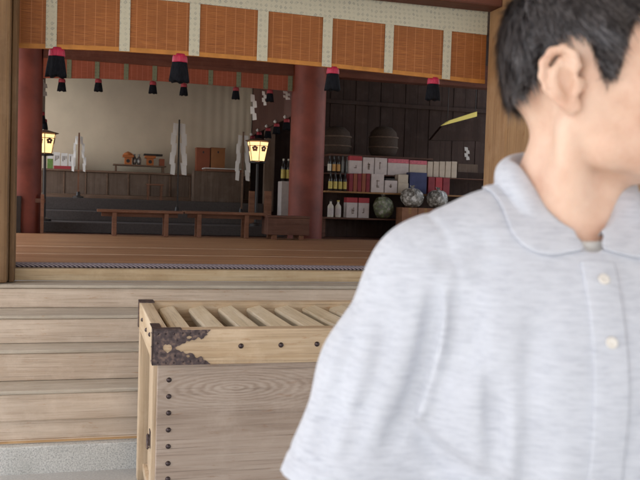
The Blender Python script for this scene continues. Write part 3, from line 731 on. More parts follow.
for k in range(5):
    a = 349+k*4.25; carton(a, a+4.2, 173.5, zB, .02, 'maroon' if k % 2 == 0 else 'brick', 'thin red packet on the orange plank, %s from the yellow bottles' % ('first', 'second', 'third', 'fourth', 'fifth')[k], None, 0, 'thin red packets', name='packet')
carton(371, 384.2, 174, zB, .01, 'pale', 'tall white carton with a black mark beside the red packets', None, 1)
carton(384.5, 397.3, 180.5, zB, .01, 'pale', 'low white carton carrying a small black tray', None, 1)
x0, x1 = PX(386, 180, YR+.01), PX(395, 180, YR+.01); zz = PZ(391, 180.5, YR+.01)
tag(MB().box(x0, YR+.015, zz+.001, x1, YR+.13, zz+.03).build('tray', W['blackm'], None, .004), 'small black tray on top of the low white carton', 'tray')
carton(397.6, 408.6, 183, zB, .01, 'cream', 'lower cream carton of a stack of two', None, 0)
zz = PZ(403, 183, YR+.01); carton(397.9, 408.3, 174.5, zz, .012, 'cream', 'upper cream carton of a stack of two', None, 0)
carton(409.5, 427, 172.5, zB, .0, 'navy', 'large navy blue carton on the orange plank')
for k in range(3):
    a = 428+k*7.4; carton(a, a+7.1, 177+.4*k, zB, .02, ('maroon', 'reed', 'maroon')[k], ['dark red carton beside the navy carton', 'bright red carton between two dark red ones', 'dark red carton at the right end of the plank'][k])
for k in range(2):
    a = 346.5+k*11.8; carton(a, a+11.2, 197.5+.4*k, zC, .05, 'pale', ['white packet with red top beside the pale jugs, bottom shelf', 'white packet with red top nearer the wrapped bundles, bottom shelf'][k], 'reed', 1)
# wrapped bundles
def bundle(px, py, rw, Y, zb_, m, label, seed):
    x = PX(px, py, Y); r = random.Random(seed); R = rw*Y/F; b = MB(); n, k = 22, 14; vs = []
    H = PZ(px, py-rw*.95, Y)-zb_
    for j in range(k+1):
        t_ = j/k; th = pi*t_
        for i in range(n):
            a = 2*pi*i/n; q = R*(sin(th)**.7 if t_ < 1 else 0)*(1+.08*sin(3*a+seed+4*t_)+.05*sin(7*a+9*t_)+.04*r.random())
            vs.append((x+q*cos(a), Y+q*sin(a)*.8, zb_+.001+H*.5*(1-cos(th))))
    fs = [(j*n+i, j*n+(i+1) % n, (j+1)*n+(i+1) % n, (j+1)*n+i) for j in range(k) for i in range(n)]
    o = thing('wrapped_bundle', (x, Y, zb_), label, 'bundle', 'clear wrapped bundles on the shelf')
    b.add(vs, fs).build('wrapped_body', W[m], o, 0, True)
    q = MB(); zt = zb_+H
    for i in range(7):
        a = 2*pi*i/7; q.add([(x+.008*cos(a), Y+.008*sin(a), zt-.015), (x+.008*cos(a+.9), Y+.008*sin(a+.9), zt-.015), (x+.04*cos(a+.6), Y+.04*sin(a+.6), zt+.03+.015*r.random()), (x+.035*cos(a), Y+.035*sin(a), zt+.035)], [(0, 1, 2, 3)])
    c = q.build('gathered_top', W['wrap'], o); c.modifiers.new('s', 'SOLIDIFY').thickness = .002
zD = zrow(415, 207.5)
bundle(383, 206.5, 10.5, YR+.02, zC, 'wrapg', 'clear wrapped bundle with green contents on the bottom shelf', 1)
bundle(412, 199.5, 12, YR-.14, zD, 'wrap', 'large glittering clear wrapped bundle on the left brown box', 2)
bundle(437.5, 201, 11.5, YR-.14, zD, 'wrap', 'glittering clear wrapped bundle on the right brown box', 4)
for a, c, lb in ((402, 417.5, 'brown cardboard box under the larger glittering bundle'), (418, 433, 'brown cardboard box in the middle under the bundles'), (433.5, 449, 'brown cardboard box at the right below the glittering bundle')):
    Y = YR-.26; x0, x1 = PX(a, 215, Y), PX(c, 215, Y)
    o = thing('cardboard_box', ((x0+x1)/2, Y, ZF), lb, 'box', 'brown boxes before the shelf')
    MB().box(x0, Y, ZF+.012, x1, Y+.235, zD-.004).build('body', W['carton'], o, .004)
    MB().box((x0+x1)/2-.02, Y-.002, zD-.09, (x0+x1)/2+.02, Y-.0004, zD-.004).build('tape', W['shelf'], o)
# barrels on a cabinet behind
Y = 11.75; zk = PZ(400, 158, Y); xa, xb = PX(326, 150, Y), PX(425, 150, Y)
o = thing('dark_cabinet', ((xa+xb)/2, Y, ZF), 'dark wooden cabinet behind the display shelves', 'cabinet')
MB().box(xa, Y-.25, ZF+.001, xb, Y+.3, zk-.03).build('body', W['dark'], o, .006); MB().box(xa-.02, Y-.27, zk-.0295, xb+.02, Y+.31, zk).build('top', W['chest'], o, .005)
for px, pt, lb in ((383, 126, 'round straw wrapped barrel behind the cartons, right one'), (336, 126, 'round straw wrapped barrel beside the red pillar, left one')):
    x = PX(px, 150, Y); R = 15*Y/F; zt = PZ(px, pt, Y); h = zt-zk
    o = thing('straw_barrel', (x, Y, zk), lb, 'barrel', 'straw barrels on the cabinet')
    MB().lathe(x, Y, [(R*.8, zk+.001), (R, zk+h*.2), (R*1.02, zk+h*.55), (R*.9, zk+h*.8), (R*.55, zk+h*.95), (R*.1, zk+h)], 24).build('straw_body', W['straw'], o, 0, True)
    for q, rr in ((.3, 1.02), (.62, 1.02)): MB().tube([(x+R*rr*cos(a*pi/12), Y+R*rr*sin(a*pi/12), zk+h*q) for a in range(25)], .012, 6).build('rope', W['panel'], o, 0, True)
# yellow lamp box
Y = 11.9; A = onY(443, 123.5, Y); B = onY(477, 114.5, Y)
o = thing('lamp_box', (A[0], Y, A[2]-.3), 'dark hanging board with a lit yellow slanting strip on its top', 'lamp')
sx = B[0]-A[0]; zt = lambda u: A[2]+(B[2]-A[2])*u
b = MB(); th = .075
b.add([(A[0], Y, A[2]-.03), (B[0], Y, B[2]-.03), (B[0], Y, B[2]+.045), (A[0]+.12, Y, A[2]+.055), (A[0], Y+.1, A[2]-.03), (B[0], Y+.1, B[2]-.03), (B[0], Y+.1, B[2]+.045), (A[0]+.12, Y+.1, A[2]+.055)],
      [(0, 1, 2, 3), (7, 6, 5, 4), (0, 4, 5, 1), (1, 5, 6, 2), (2, 6, 7, 3), (3, 7, 4, 0)]); b.build('lit_panel', W['yellow'], o)
C0 = onY(431, 140, Y)
b = MB(); b.add([(C0[0], Y+.01, C0[2]), (B[0]+.1, Y+.01, C0[2]+.03), (B[0]+.1, Y+.01, B[2]-.034), (A[0], Y+.01, A[2]-.034), (C0[0], Y+.12, C0[2]), (B[0]+.1, Y+.12, C0[2]+.03), (B[0]+.1, Y+.12, B[2]-.034), (A[0], Y+.12, A[2]-.034)],
      [(0, 1, 2, 3), (7, 6, 5, 4), (0, 4, 5, 1), (1, 5, 6, 2), (2, 6, 7, 3), (3, 7, 4, 0)]); b.build('board', W['dark'], o)
for q in (A[0]+.1, B[0]): MB().tube([(q, Y+.06, A[2]), (q, Y+.06, 4.3)], .006, 6).build('hanger', W['blackm'], o)
Y = 11.4; x0, x1 = PX(458, 165, Y), PX(478, 165, Y)
tag(MB().box(x0, Y, ZF+.001, x1, Y+.4, PZ(465, 164, Y)).build('cabinet', W['panel'], None, .006), 'greyish narrow cabinet beside the right front post', 'cabinet')
# bottles glimpsed between the lantern and the pillar
Yb = 12.0; zb4 = PZ(286, 181, Yb); o = thing('bottle_crate', (PX(287, 190, Yb), Yb, D[2][1]), 'pale crate below bottles, left of right red pillar', 'crate')
MB().box(PX(281.5, 190, Yb), Yb, D[2][1]+.001, PX(294, 190, Yb), Yb+.25, zb4-.004).build('body', W['pale'], o, .006)
for i, px in enumerate((283, 288, 293)):
    bottle('bottle', px, Yb+.08, zb4, .33, .034, 'glassd', 'label', 'yellow labelled bottle on the pale crate, %s' % ('nearest the lantern', 'middle one', 'half hidden by pillar')[i], 'bottles on the pale crate', 'labelw')

# ------------------------------------------------------------------ offering box
bx0, bx1 = .256, 2.05; by0, by1 = 3.299, 4.284; bzt, bzr = .903, .761
ob = thing('offering_box', ((bx0+bx1)/2, (by0+by1)/2, 0), 'large pale wooden offering box with slatted top and dark bronze corner', 'offering box')
rc = onY(236, 389, by0)
W['boxfront'] = wood('grey_brown_box_panel', (.28, .205, .155), (.40, .31, .245), (.47, .38, .31), 'X', 38, .6, ring=((rc[0]-(bx0+bx1)/2, 0, rc[2]), (.22, 0.0, 1.0), 30), stain=.25)
th = .075
MB().box(bx0, by0, bzr, bx1, by0+th, bzt).build('front_rail', W['boxrail'], ob, .005)
MB().box(bx0, by1-th, bzr, bx1, by1, bzt-.002).build('back_rail', W['boxrail'], ob, .005)
MB().box(bx0+.002, by0+th+.001, bzr, bx0+.06, by1-th-.001, bzt-.002).build('side_rail', W['boxrailY'], ob, .005)
MB().box(bx1-.06, by0+th+.001, bzr, bx1-.002, by1-th-.001, bzt-.002).build('side_rail', W['boxrailY'], ob, .005)
MB().box(bx0+.022, by0+.022, .09, bx1-.022, by0+.06, bzr-.001).build('front_panel', W['boxfront'], ob, .003)
MB().box(bx0+.05, by1-.06, .09, bx1-.05, by1-.03, bzr-.001).build('back_panel', W['boxfront'], ob, .003)
for sx in (bx0+.05, bx1-.08): MB().box(sx, by0+.16, .09, sx+.03, by1-.13, bzr-.001).build('side_panel', W['boxZ'], ob, .003)
for x0 in (bx0+.004, bx1-.074):
    for y0 in (by0+.061, by1-.085): MB().box(x0, y0, .0, x0+.07, y0+.08, bzr-.001).build('leg', W['boxZ'], ob, .005)
MB().box(bx0+.03, by0+.142, .05, bx1-.03, by1-.09, .088).build('base_board', W['boxZ'], ob, .004)
MB().box(bx0+.052, by0+.15, .35, bx1-.052, by1-.14, .37).build('gap_shade_board', W['dark'], ob)  # dark board stands in for the shade seen between the slats
# slats (sloping triangular bars running front to back)
k = 0; x = bx0+.135
while x < bx1-.10:
    b = MB(); zt_ = bzt-.026; y0, y1 = by0+th+.001, by1-th-.001
    pr = [(x-.038, zt_-.008), (x+.030, zt_+.008), (x+.034, zt_-.012), (x+.020, zt_-.075), (x-.018, zt_-.075), (x-.042, zt_-.022)]
    vs = [(a, y0, c) for a, c in pr]+[(a, y1, c) for a, c in pr]; n = len(pr)
    b.add(vs, [tuple(range(n)), tuple(range(2*n-1, n-1, -1))]+[(i, (i+1) % n, n+(i+1) % n, n+i) for i in range(n)])
    b.build('slat', W['slat'], ob, .004); x += .1485; k += 1
# bronze corner fitting: outline traced in (u right, v down) units of the rail height
def corner(sign, xc):
    U = (bzt-bzr)/200
    out = [(0, 1), (322, 1), (310, 14), (299, 22), (303, 30), (290, 36), (281, 50), (268, 56), (262, 47), (250, 40), (243, 52), (230, 60), (216, 57), (202, 66), (188, 62), (180, 76), (164, 78), (150, 88), (136, 92), (125, 101),
           (132, 112), (146, 116), (158, 124), (170, 122), (178, 134), (192, 137), (206, 131), (222, 134), (232, 144), (238, 158), (250, 163), (262, 154), (272, 152), (282, 160), (284, 172), (300, 176), (312, 186), (326, 198), (0, 198)]
    hole = [(56, 100), (60, 88), (70, 80), (80, 84), (90, 80), (103, 86), (108, 102), (104, 116), (92, 124), (84, 132), (74, 122), (62, 114)]
    h2 = [(186, 40), (200, 34), (214, 38), (216, 46), (204, 52), (190, 50)]; h3 = [(186, 146), (198, 142), (208, 147), (206, 156), (194, 158)]
    f = lambda dy: (lambda u, v: (xc+sign*(u*U-.003), dy, bzt-v*U))
    c = MB(); c.prism([out, hole, h2, h3], f(by0-.0035), f(by0-.0006))
    # strip turned round the corner on the side rail and a cap on top
    c.box(*sorted((xc-sign*.0035, xc-sign*.0006))[:1], by0-.0035, bzr+.002, sorted((xc-sign*.0035, xc-sign*.0006))[1], by0+.055, bzt+.003)
    c.box(min(xc-sign*.0035, xc+sign*.11), by0-.0035, bzt+.0006, max(xc-sign*.0035, xc+sign*.11), by0+.045, bzt+.0034)
    c.box(min(xc-sign*.0035, xc+sign*.035), by0+.0455, bzt+.0006, max(xc-sign*.0035, xc+sign*.035), by0+.16, bzt+.0034)
    o = c.build('corner_fitting', W['iron'], ob)
    for u, v in ((24, 22), (66, 22), (112, 22), (160, 18), (202, 20), (250, 22), (290, 12), (22, 74), (20, 128), (26, 184), (70, 186), (114, 184), (166, 182), (206, 180), (250, 178), (288, 186), (130, 60), (120, 146)):
        MB().dome((xc+sign*u*U, by0-.0035, bzt-v*U), .0042, .0035).build('rivet', W['nail'], o, 0, True)
    for v in (22, 100, 180): MB().dome((xc-sign*.0035, by0+.03, bzt-v*U), .0042, .0035, 0, -sign).build('rivet', W['nail'], o, 0, True)
corner(1, bx0); corner(-1, bx1)
b = MB(); b.box(bx0-.0035, by1-.11, bzt-.0015, bx0+.07, by1+.003, bzt+.0025); b.box(bx0-.0035, by1-.05, bzr+.01, bx0-.0003, by1+.003, bzt-.0016)
b.build('corner_fitting', W['iron'], ob)
for px in (241, 281, 317, 355, 393):
    c = onY(px, 346-(px-241)*.025, by0); o = MB().dome((c[0], by0, c[2]), .011, .010, n=14).lathe(c[0], by0, [(0, c[2])]*2, 3, False).build('nail_head', W['nail'], ob, 0, True)
for py in (380, 396.5, 413, 430, 446.5, 463.5, 479, 496, 512):
    c = onY(169-(py-380)*.012, py, by0+.022); MB().dome((c[0], by0+.022, c[2]), .0105, .009, n=14).build('nail_head', W['nail'], ob, 0, True)
for yy, zz in ((by0+.20, bzt-.05), (by0+.42, bzt-.065), (by0+.70, bzt-.06)): MB().dome((bx0+.002, yy, zz), .010, .009, 0, -1, 12).build('nail_head', W['nail'], ob, 0, True)
c = onY(150.5, 437, by0+.12)
h = MB().box(bx0+.001, by0+.075, c[2]-.035, bx0+.0035, by0+.125, c[2]+.035); h.tube([(bx0-.006, by0+.10+.022*cos(a*pi/8), c[2]-.012+.028*sin(a*pi/8)) for a in range(17)], .005, 6)
h.build('ring_handle', W['iron'], ob)

#MANBEGIN
# ------------------------------------------------------------------ the man
def smin(a, b, k):
    h = np.maximum(k-np.abs(a-b), 0)/k
    return np.minimum(a, b)-h*h*k*.25
class SDF:
    """smooth union / subtraction of tapered capsules and ellipsoids, evaluated in local boxes"""
    def __init__(s): s.p = []
    def cone(s, a, b, ra, rb, k=.02, sy=1., op='u', fr=None):
        a = np.array(a, float); b = np.array(b, float); R, c = fr if fr else (np.eye(3), np.zeros(3))
        A, B = R@a+c, R@b+c
        def f(X, Y, Z):
            x, y, z = s.loc(X, Y, Z, R, c, fr)
            ab = b-a; pax, pay, paz = x-a[0], y-a[1], z-a[2]
            t = np.clip((pax*ab[0]+pay*ab[1]+paz*ab[2])/(ab@ab+1e-12), 0, 1)
            r = ra+(rb-ra)*t
            dx, dy, dz = pax-t*ab[0], (pay-t*ab[1])/sy, paz-t*ab[2]
            return np.sqrt(dx*dx+dy*dy+dz*dz)-r
        m = max(ra, rb)*max(1, sy)+k+.02
        s.p.append((f, np.minimum(A, B)-m, np.maximum(A, B)+m, k, op)); return s
    def chain(s, pts, rs, k=.012, op='u', fr=None, sy=1.):
        for i in range(len(pts)-1): s.cone(pts[i], pts[i+1], rs[i], rs[i+1], k, sy, op, fr)
        return s
    def ell(s, c0, r, k=.02, op='u', fr=None, rot=None):
        c0 = np.array(c0, float); r = np.array(r, float); R, c = fr if fr else (np.eye(3), np.zeros(3)); A = R@c0+c; Q = rot
        def f(X, Y, Z):
            x, y, z = s.loc(X, Y, Z, R, c, fr); x, y, z = x-c0[0], y-c0[1], z-c0[2]
            if Q is not None: x, y, z = Q[0][0]*x+Q[1][0]*y+Q[2][0]*z, Q[0][1]*x+Q[1][1]*y+Q[2][1]*z, Q[0][2]*x+Q[1][2]*y+Q[2][2]*z
            k0 = np.sqrt((x/r[0])**2+(y/r[1])**2+(z/r[2])**2); k1 = np.sqrt((x/r[0]**2)**2+(y/r[1]**2)**2+(z/r[2]**2)**2)+1e-9
            return k0*(k0-1)/k1
        m = r.max()+k+.02
        s.p.append((f, A-m, A+m, k, op)); return s
    @staticmethod
    def loc(X, Y, Z, R, c, fr):
        if not fr: return X, Y, Z
        x, y, z = X-c[0], Y-c[1], Z-c[2]
        return R[0, 0]*x+R[1, 0]*y+R[2, 0]*z, R[0, 1]*x+R[1, 1]*y+R[2, 1]*z, R[0, 2]*x+R[1, 2]*y+R[2, 2]*z
    def grid(s, ax, ay, az):
        G = np.full((len(ax), len(ay), len(az)), .5, np.float32)
        for f, lo, hi, k, op in s.p:
            i0, i1 = np.searchsorted(ax, [lo[0], hi[0]]); j0, j1 = np.searchsorted(ay, [lo[1], hi[1]]); k0, k1 = np.searchsorted(az, [lo[2], hi[2]])
            if i1 <= i0 or j1 <= j0 or k1 <= k0: continue
            sl_ = (slice(i0, i1), slice(j0, j1), slice(k0, k1))
            d = f(ax[i0:i1, None, None], ay[None, j0:j1, None], az[None, None, k0:k1]).astype(np.float32)
            G[sl_] = smin(G[sl_], d, k) if op == 'u' else -smin(-G[sl_], d, k)
        return G
    def at(s, P):
        X, Y, Z = P[:, 0], P[:, 1], P[:, 2]; G = np.full(len(P), .5)
        for f, lo, hi, k, op in s.p:
            d = f(X, Y, Z); G = smin(G, d, k) if op == 'u' else -smin(-G, d, k)
        return G
def surfnet(G, ax, ay, az, smooth=3):
    nx, ny, nz = G.shape; I = G < 0
    c = np.zeros((nx-1, ny-1, nz-1), np.int8)
    for a in (0, 1):
        for b in (0, 1):
            for d in (0, 1): c += I[a:nx-1+a, b:ny-1+b, d:nz-1+d]
    ci, cj, ck = np.nonzero((c > 0) & (c < 8))
    idx = np.full(c.shape, -1, np.int32); idx[ci, cj, ck] = np.arange(len(ci))
    acc = np.zeros((len(ci), 3)); cnt = np.zeros(len(ci))
    cor = [(a, b, d) for a in (0, 1) for b in (0, 1) for d in (0, 1)]
    val = {q: G[ci+q[0], cj+q[1], ck+q[2]].astype(float) for q in cor}
    for q in cor:
        for e in range(3):
            if q[e]: continue
            r = list(q); r[e] = 1; r = tuple(r); va, vb = val[q], val[r]
            m = (va < 0) != (vb < 0); t = np.where(m, va/(va-vb+1e-20), 0)
            p = np.stack([ci+q[0]+(t if e == 0 else 0), cj+q[1]+(t if e == 1 else 0), ck+q[2]+(t if e == 2 else 0)], 1)
            acc[m] += p[m]; cnt[m] += 1
    v = acc/cnt[:, None]
    quads = []
    for e in range(3):
        A = I[:-1] if e == 0 else (I[:, :-1] if e == 1 else I[:, :, :-1]); B = I[1:] if e == 0 else (I[:, 1:] if e == 1 else I[:, :, 1:])
        i, j, k = np.nonzero(A != B); s = A[i, j, k]
        o1, o2 = (e+1) % 3, (e+2) % 3; P = np.stack([i, j, k], 1)
        ok = (P[:, o1] > 0) & (P[:, o2] > 0) & (P[:, o1] < c.shape[o1]) & (P[:, o2] < c.shape[o2]); P = P[ok]; s = s[ok]
        g_ = []
        for d1, d2 in ((1, 1), (0, 1), (0, 0), (1, 0)):
            Q = P.copy(); Q[:, o1] -= d1; Q[:, o2] -= d2; g_.append(idx[Q[:, 0], Q[:, 1], Q[:, 2]])
        q = np.stack(g_, 1); q[~s] = q[~s][:, ::-1]; quads.append(q)
    quads = np.concatenate(quads)
    V = np.stack([np.interp(v[:, n], np.arange(len(a)), a) for n, a in enumerate((ax, ay, az))], 1)
    E = np.concatenate([quads[:, [a, (a+1) % 4]] for a in range(4)])
    for it in range(smooth*2):
        S_ = np.zeros_like(V); N_ = np.zeros(len(V)); np.add.at(N_, E[:, 0], 1)
        for d in range(3): S_[:, d] = np.bincount(E[:, 0], V[E[:, 1], d], len(V))
        L = S_/np.maximum(N_, 1)[:, None]-V
        V = V+L*(.5 if it % 2 == 0 else -.52)
    return V, quads
def vnormals(V, Q):
    n = np.cross(V[Q[:, 2]]-V[Q[:, 0]], V[Q[:, 3]]-V[Q[:, 1]]); N = np.zeros_like(V)
    for a in range(4):
        for d in range(3): N[:, d] += np.bincount(Q[:, a], n[:, d], len(V))
    return N/(np.linalg.norm(N, axis=1)[:, None]+1e-12)
def nmesh(name, V, Q, mat, parent, smooth=True):
    me = bpy.data.meshes.new(name); V = np.asarray(V, np.float32); Q = np.asarray(Q, np.int32); k = Q.shape[1]
    me.vertices.add(len(V)); me.vertices.foreach_set('co', V.ravel())
    me.loops.add(Q.size); me.loops.foreach_set('vertex_index', Q.ravel())
    me.polygons.add(len(Q)); me.polygons.foreach_set('loop_start', np.arange(0, Q.size, k, dtype=np.int32))
    me.update(calc_edges=True); me.polygons.foreach_set('use_smooth', np.full(len(Q), smooth)); me.materials.append(mat); me.validate()
    o = bpy.data.objects.new(name, me); COL.objects.link(o); o.parent = parent
    return o
def rotz(a): return np.array([[cos(a), -sin(a), 0], [sin(a), cos(a), 0], [0, 0, 1]])
def rotx(a): return np.array([[1, 0, 0], [0, cos(a), -sin(a)], [0, sin(a), cos(a)]])
def roty(a): return np.array([[cos(a), 0, sin(a)], [0, 1, 0], [-sin(a), 0, cos(a)]])

PHI, PSI = radians(3), radians(52)              # chest turned towards picture right, head turned further
NECK = CAM+ray(568, 205)*.86
man = thing('person', (float(NECK[0]), float(NECK[1]), 0), 'man in pale grey polo shirt with short black hair, turning his head away', 'person', rz=PHI-YAW)
# body frame: faces -Y, his right side is -X
HR = rotz(PSI)@rotx(radians(-9)); HC = np.array([.028, -.014, 1.544]); H = (HR, HC)
B = SDF()
SH = {-1: np.array([-.150, .012, 1.342]), 1: np.array([.150, .012, 1.342])}
EL = {-1: SH[-1]+.285*np.array([-.305, -.10, -.945]), 1: SH[1]+.285*np.array([.24, .05, -.97])}
WR = {-1: EL[-1]+.235*np.array([-.05, -.45, -.89]), 1: EL[1]+.235*np.array([.06, -.35, -.93])}
# trunk
B.cone((0, .012, 1.25), (0, .018, 1.10), .150, .135, .03, .70).cone((0, .018, 1.10), (0, .02, .93), .135, .140, .04, .74)
B.cone((-.06, .02, 1.345), (.06, .02, 1.345), .085, .085, .05, .8)
# neck and trapezius
B.cone((0, .030, 1.37), (0, .014, 1.44), .052, .0465, .03).cone((0, .014, 1.43), (.014, .002, 1.52), .0465, .050, .025)
for s in (-1, 1):
    B.cone((s*.03, .035, 1.395), (s*.135, .02, 1.345), .030, .032, .03)
    B.cone((s*.008, -.032, 1.395), HR@np.array([s*.060, .020, -.045])+HC, .010, .014, .03)      # sternomastoid
    B.chain([SH[s], (SH[s]+EL[s])/2, EL[s]], [.044, .039, .037], .03)
    B.chain([EL[s], EL[s]+.3*(WR[s]-EL[s]), WR[s]], [.039, .041, .026], .02)
    # hand: palm, five bent fingers, thumb from the side of the palm
    d = (WR[s]-EL[s]); d /= np.linalg.norm(d); sd = np.array([0, -1, 0])-d*(np.array([0, -1, 0])@d); sd /= np.linalg.norm(sd); nn = np.cross(d, sd)*s
    if nn[0]*s > 0: nn = -nn                                         # palm faces the thigh
    W0 = WR[s]
    for q in (-.024, -.008, .008, .024): B.cone(W0+d*.012+sd*q*.6, W0+d*.085+sd*q, .014, .0125, .014)
    for q, L in ((.027, .066), (.009, .076), (-.009, .071), (-.026, .056)):
        p0 = W0+d*.088+sd*q; p1 = p0+(d*.95+nn*.25)*L*.45; p2 = p1+(d*.75+nn*.62)*L*.32; p3 = p2+(d*.45+nn*.85)*L*.25
        B.chain([p0, p1, p2, p3], [.0093, .0085, .0078, .007], .004)
    t0 = W0+d*.028+sd*.024; t1 = t0+d*.030+sd*.022+nn*.008; t2 = t1+d*.030+sd*.006+nn*.010
    B.chain([W0+d*.015+sd*.012, t0, t1, t2], [.014, .0125, .0105, .009], .008)
    # legs
    B.chain([(s*.085, .02, .90), (s*.095, .015, .50), (s*.10, .03, .28), (s*.10, .035, .085)], [.070, .054, .050, .036], .03)
    B.cone((s*.10, .045, .045), (s*.115, -.12, .03), .036, .030, .03)
# head (head frame: origin between the ears, faces -Y)
fr = H
B.ell((0, .008, .042), (.0765, .096, .088), .02, fr=fr).ell((0, -.040, -.012), (.064, .060, .088), .03, fr=fr)
B.ell((0, -.030, -.042), (.052, .056, .046), .02, fr=fr)
for s in (-1, 1):
    B.chain([(s*.056, .006, -.030), (s*.049, -.014, -.064), (s*.015, -.078, -.096)], [.020, .017, .016], .016, fr=fr)
    B.cone((s*.057, -.012, .00), (s*.046, -.070, -.022), .016, .018, .025, fr=fr)         # cheekbone
    B.cone((s*.012, -.094, .026), (s*.045, -.080, .026), .012, .012, .02, fr=fr)         # brow
    B.ell((s*.031, -.101, .006), (.016, .011, .010), .012, 's', fr=fr)
    B.ell((s*.031, -.0805, .004), (.0160, .0145, .0140), .006, fr=fr)                     # lids over the eyeball
B.ell((0, -.082, -.098), (.019, .019, .018), .02, fr=fr)
B.chain([(0, -.096, .016), (0, -.106, -.006), (0, -.117, -.030)], [.010, .010, .0125], .014, fr=fr)
for s in (-1, 1): B.ell((s*.012, -.106, -.034), (.009, .011, .008), .008, fr=fr)
B.ell((0, -.086, -.0605), (.023, .0085, .0062), .010, fr=fr).ell((0, -.084, -.0725), (.019, .0085, .0068), .010, fr=fr)
B.cone((-.021, -.0945, -.0665), (.021, -.0945, -.0665), .0016, .0016, .003, 1, 's', fr)
for s in (-1, 1): B.ell((s*.031, -.0985, .0045), (.0130, .0070, .0042), .0025, 's', fr=fr)
# ears: plate, helix, antihelix, lobe, tragus, carved concha
for s in (-1, 1):
    def e(y, z, o=0.): return (s*(.0755+.30*max(0, EY+(y-EY)*.9+.006)+o), EY+(y-EY)*.9, z*.88)
    EY = .010
    B.ell((s*.083, EY+.005, .001), (.0055, .0155, .0255), .008, fr=fr, rot=rotz(s*radians(20)))
    hx = [(-.006, .002), (-.012, .014), (-.010, .026), (0, .0345), (.011, .033), (.0195, .023), (.022, .009), (.019, -.005), (.013, -.016), (.006, -.025)]
    B.chain([e(EY+y, z, .008) for y, z in hx], [.0030, .0036, .0040, .0042, .0043, .0044, .0042, .0038, .0036, .0040], .003, fr=fr)
    B.ell(e(EY-.001, -.0275, .005), (.0052, .0085, .0088), .006, fr=fr)
    B.ell(e(EY+.001, -.003, .012), (.0095, .0105, .0145), .004, 's', fr=fr)
    B.chain([e(EY+y, z, .0125) for y, z in ((-.003, .0255), (.006, .0265), (.0140, .017), (.0170, .004), (.0145, -.008))], [.0030, .0032, .0030, .0028, .0022], .003, 's', fr)
    B.chain([e(EY+y, z, .0075) for y, z in ((.004, .022), (.011, .012), (.0125, -.001), (.008, -.014))], [.0030, .0036, .0036, .0040], .004, fr=fr)
    B.cone(e(EY-.012, -.004, .004), e(EY-.009, -.010, .006), .0045, .0045, .005, fr=fr)
def axis(segs):
    r = []
    for a, b, h in segs: r += list(np.arange(a, b-1e-6, h))
    return np.array(r+[segs[-1][1]])
bx_ = axis([(-.36, -.12, .0035), (-.12, .12, .002), (.12, .36, .0035)]); by_ = axis([(-.30, -.16, .0035), (-.16, .12, .0022), (.12, .16, .004)]); bz_ = axis([(0, .60, .007), (.60, .80, .0032), (.80, 1.42, .0055), (1.42, 1.72, .002)])
V, Q = surfnet(B.grid(bx_, by_, bz_), bx_, by_, bz_, 2)
body = nmesh('body', V, Q, W['skin'], man)
def headpt(x, y, z): return HR@np.array([x, y, z])+HC
for s in (-1, 1):
    for nm_, r, mt, dy in (('eyeball', .0120, 'eye', 0), ('iris', .0058, 'iris', -.0072)):
        c = headpt(s*.031, -.0825+dy, .005); k = MB(); k.lathe(0, 0, [(r*sin(pi*i/10)+1e-5, -r*cos(pi*i/10)) for i in range(11)], 16, False)
        k.v = [tuple(np.array(p)+c) for p in k.v]; k.build(nm_, W[mt], man, 0, True, True)
    k = MB(); k.tube([headpt(s*(.012+.009*i), -.1065+.0045*i*i*.35, .028+.004*sin(i*.9)) for i in range(5)], [.002, .0036, .0036, .003, .0012], 6); k.build('eyebrow', W['hair'], man, 0, True, True)

# hair: a shell over the cranium trimmed along the hairline, covered with fine strands
def hairline(y, x):
    """lowest hair height for a position y (front -, back +) in the head frame"""
    return np.interp(y, [-.11, -.090, -.066, -.052, -.043, -.036, -.022, -.016, -.010, .010, .030, .040, .060, .11], [.085, .080, .062, .044, .022, -.002, -.008, .018, .036, .046, .036, .014, .000, -.006])
Hh = SDF().ell((0, .010, .047), (.0830, .0930, .0940), .02, fr=fr).ell((0, .022, -.005), (.068, .073, .070), .03, fr=fr)
for s in (-1, 1): Hh.chain([(s*.070, -.030, .045), (s*.069, -.024, .012), (s*.067, -.021, -.030)], [.011, .0105, .0095], .012, fr=fr)
hx_ = np.arange(-.13, .13, .003); hz_ = np.arange(1.44, 1.74, .003)
G = Hh.grid(hx_, hx_-.01, hz_)
X, Y, Z = np.meshgrid(hx_, hx_-.01, hz_, indexing='ij'); lx, ly, lz = SDF.loc(X, Y, Z, HR, HC, fr)
cut = (hairline(ly, lx)+.005-lz)*.75
nzv = .0009*np.sin(lx*260+ly*90)*np.sin(lz*210+ly*170)+.0006*np.sin(ly*430+lz*240)
G = np.maximum(G+nzv, cut)
V, Q = surfnet(G, hx_, hx_-.01, hz_, 2)
VN = vnormals(V, Q)
hair = nmesh('hair', V, Q, W['hair'], man)
L = (V-HC)@HR
hl = hairline(L[:, 1], L[:, 0]); wgt = np.where(L[:, 2] > hl-.004, 1., 0)*(VN@np.array([0, 0, 1.]) > -.75)
pick = rng.choice(len(V), 36000, p=wgt/wgt.sum()); SVv, SQ = [], []
crown = np.array([0, .055, .125])
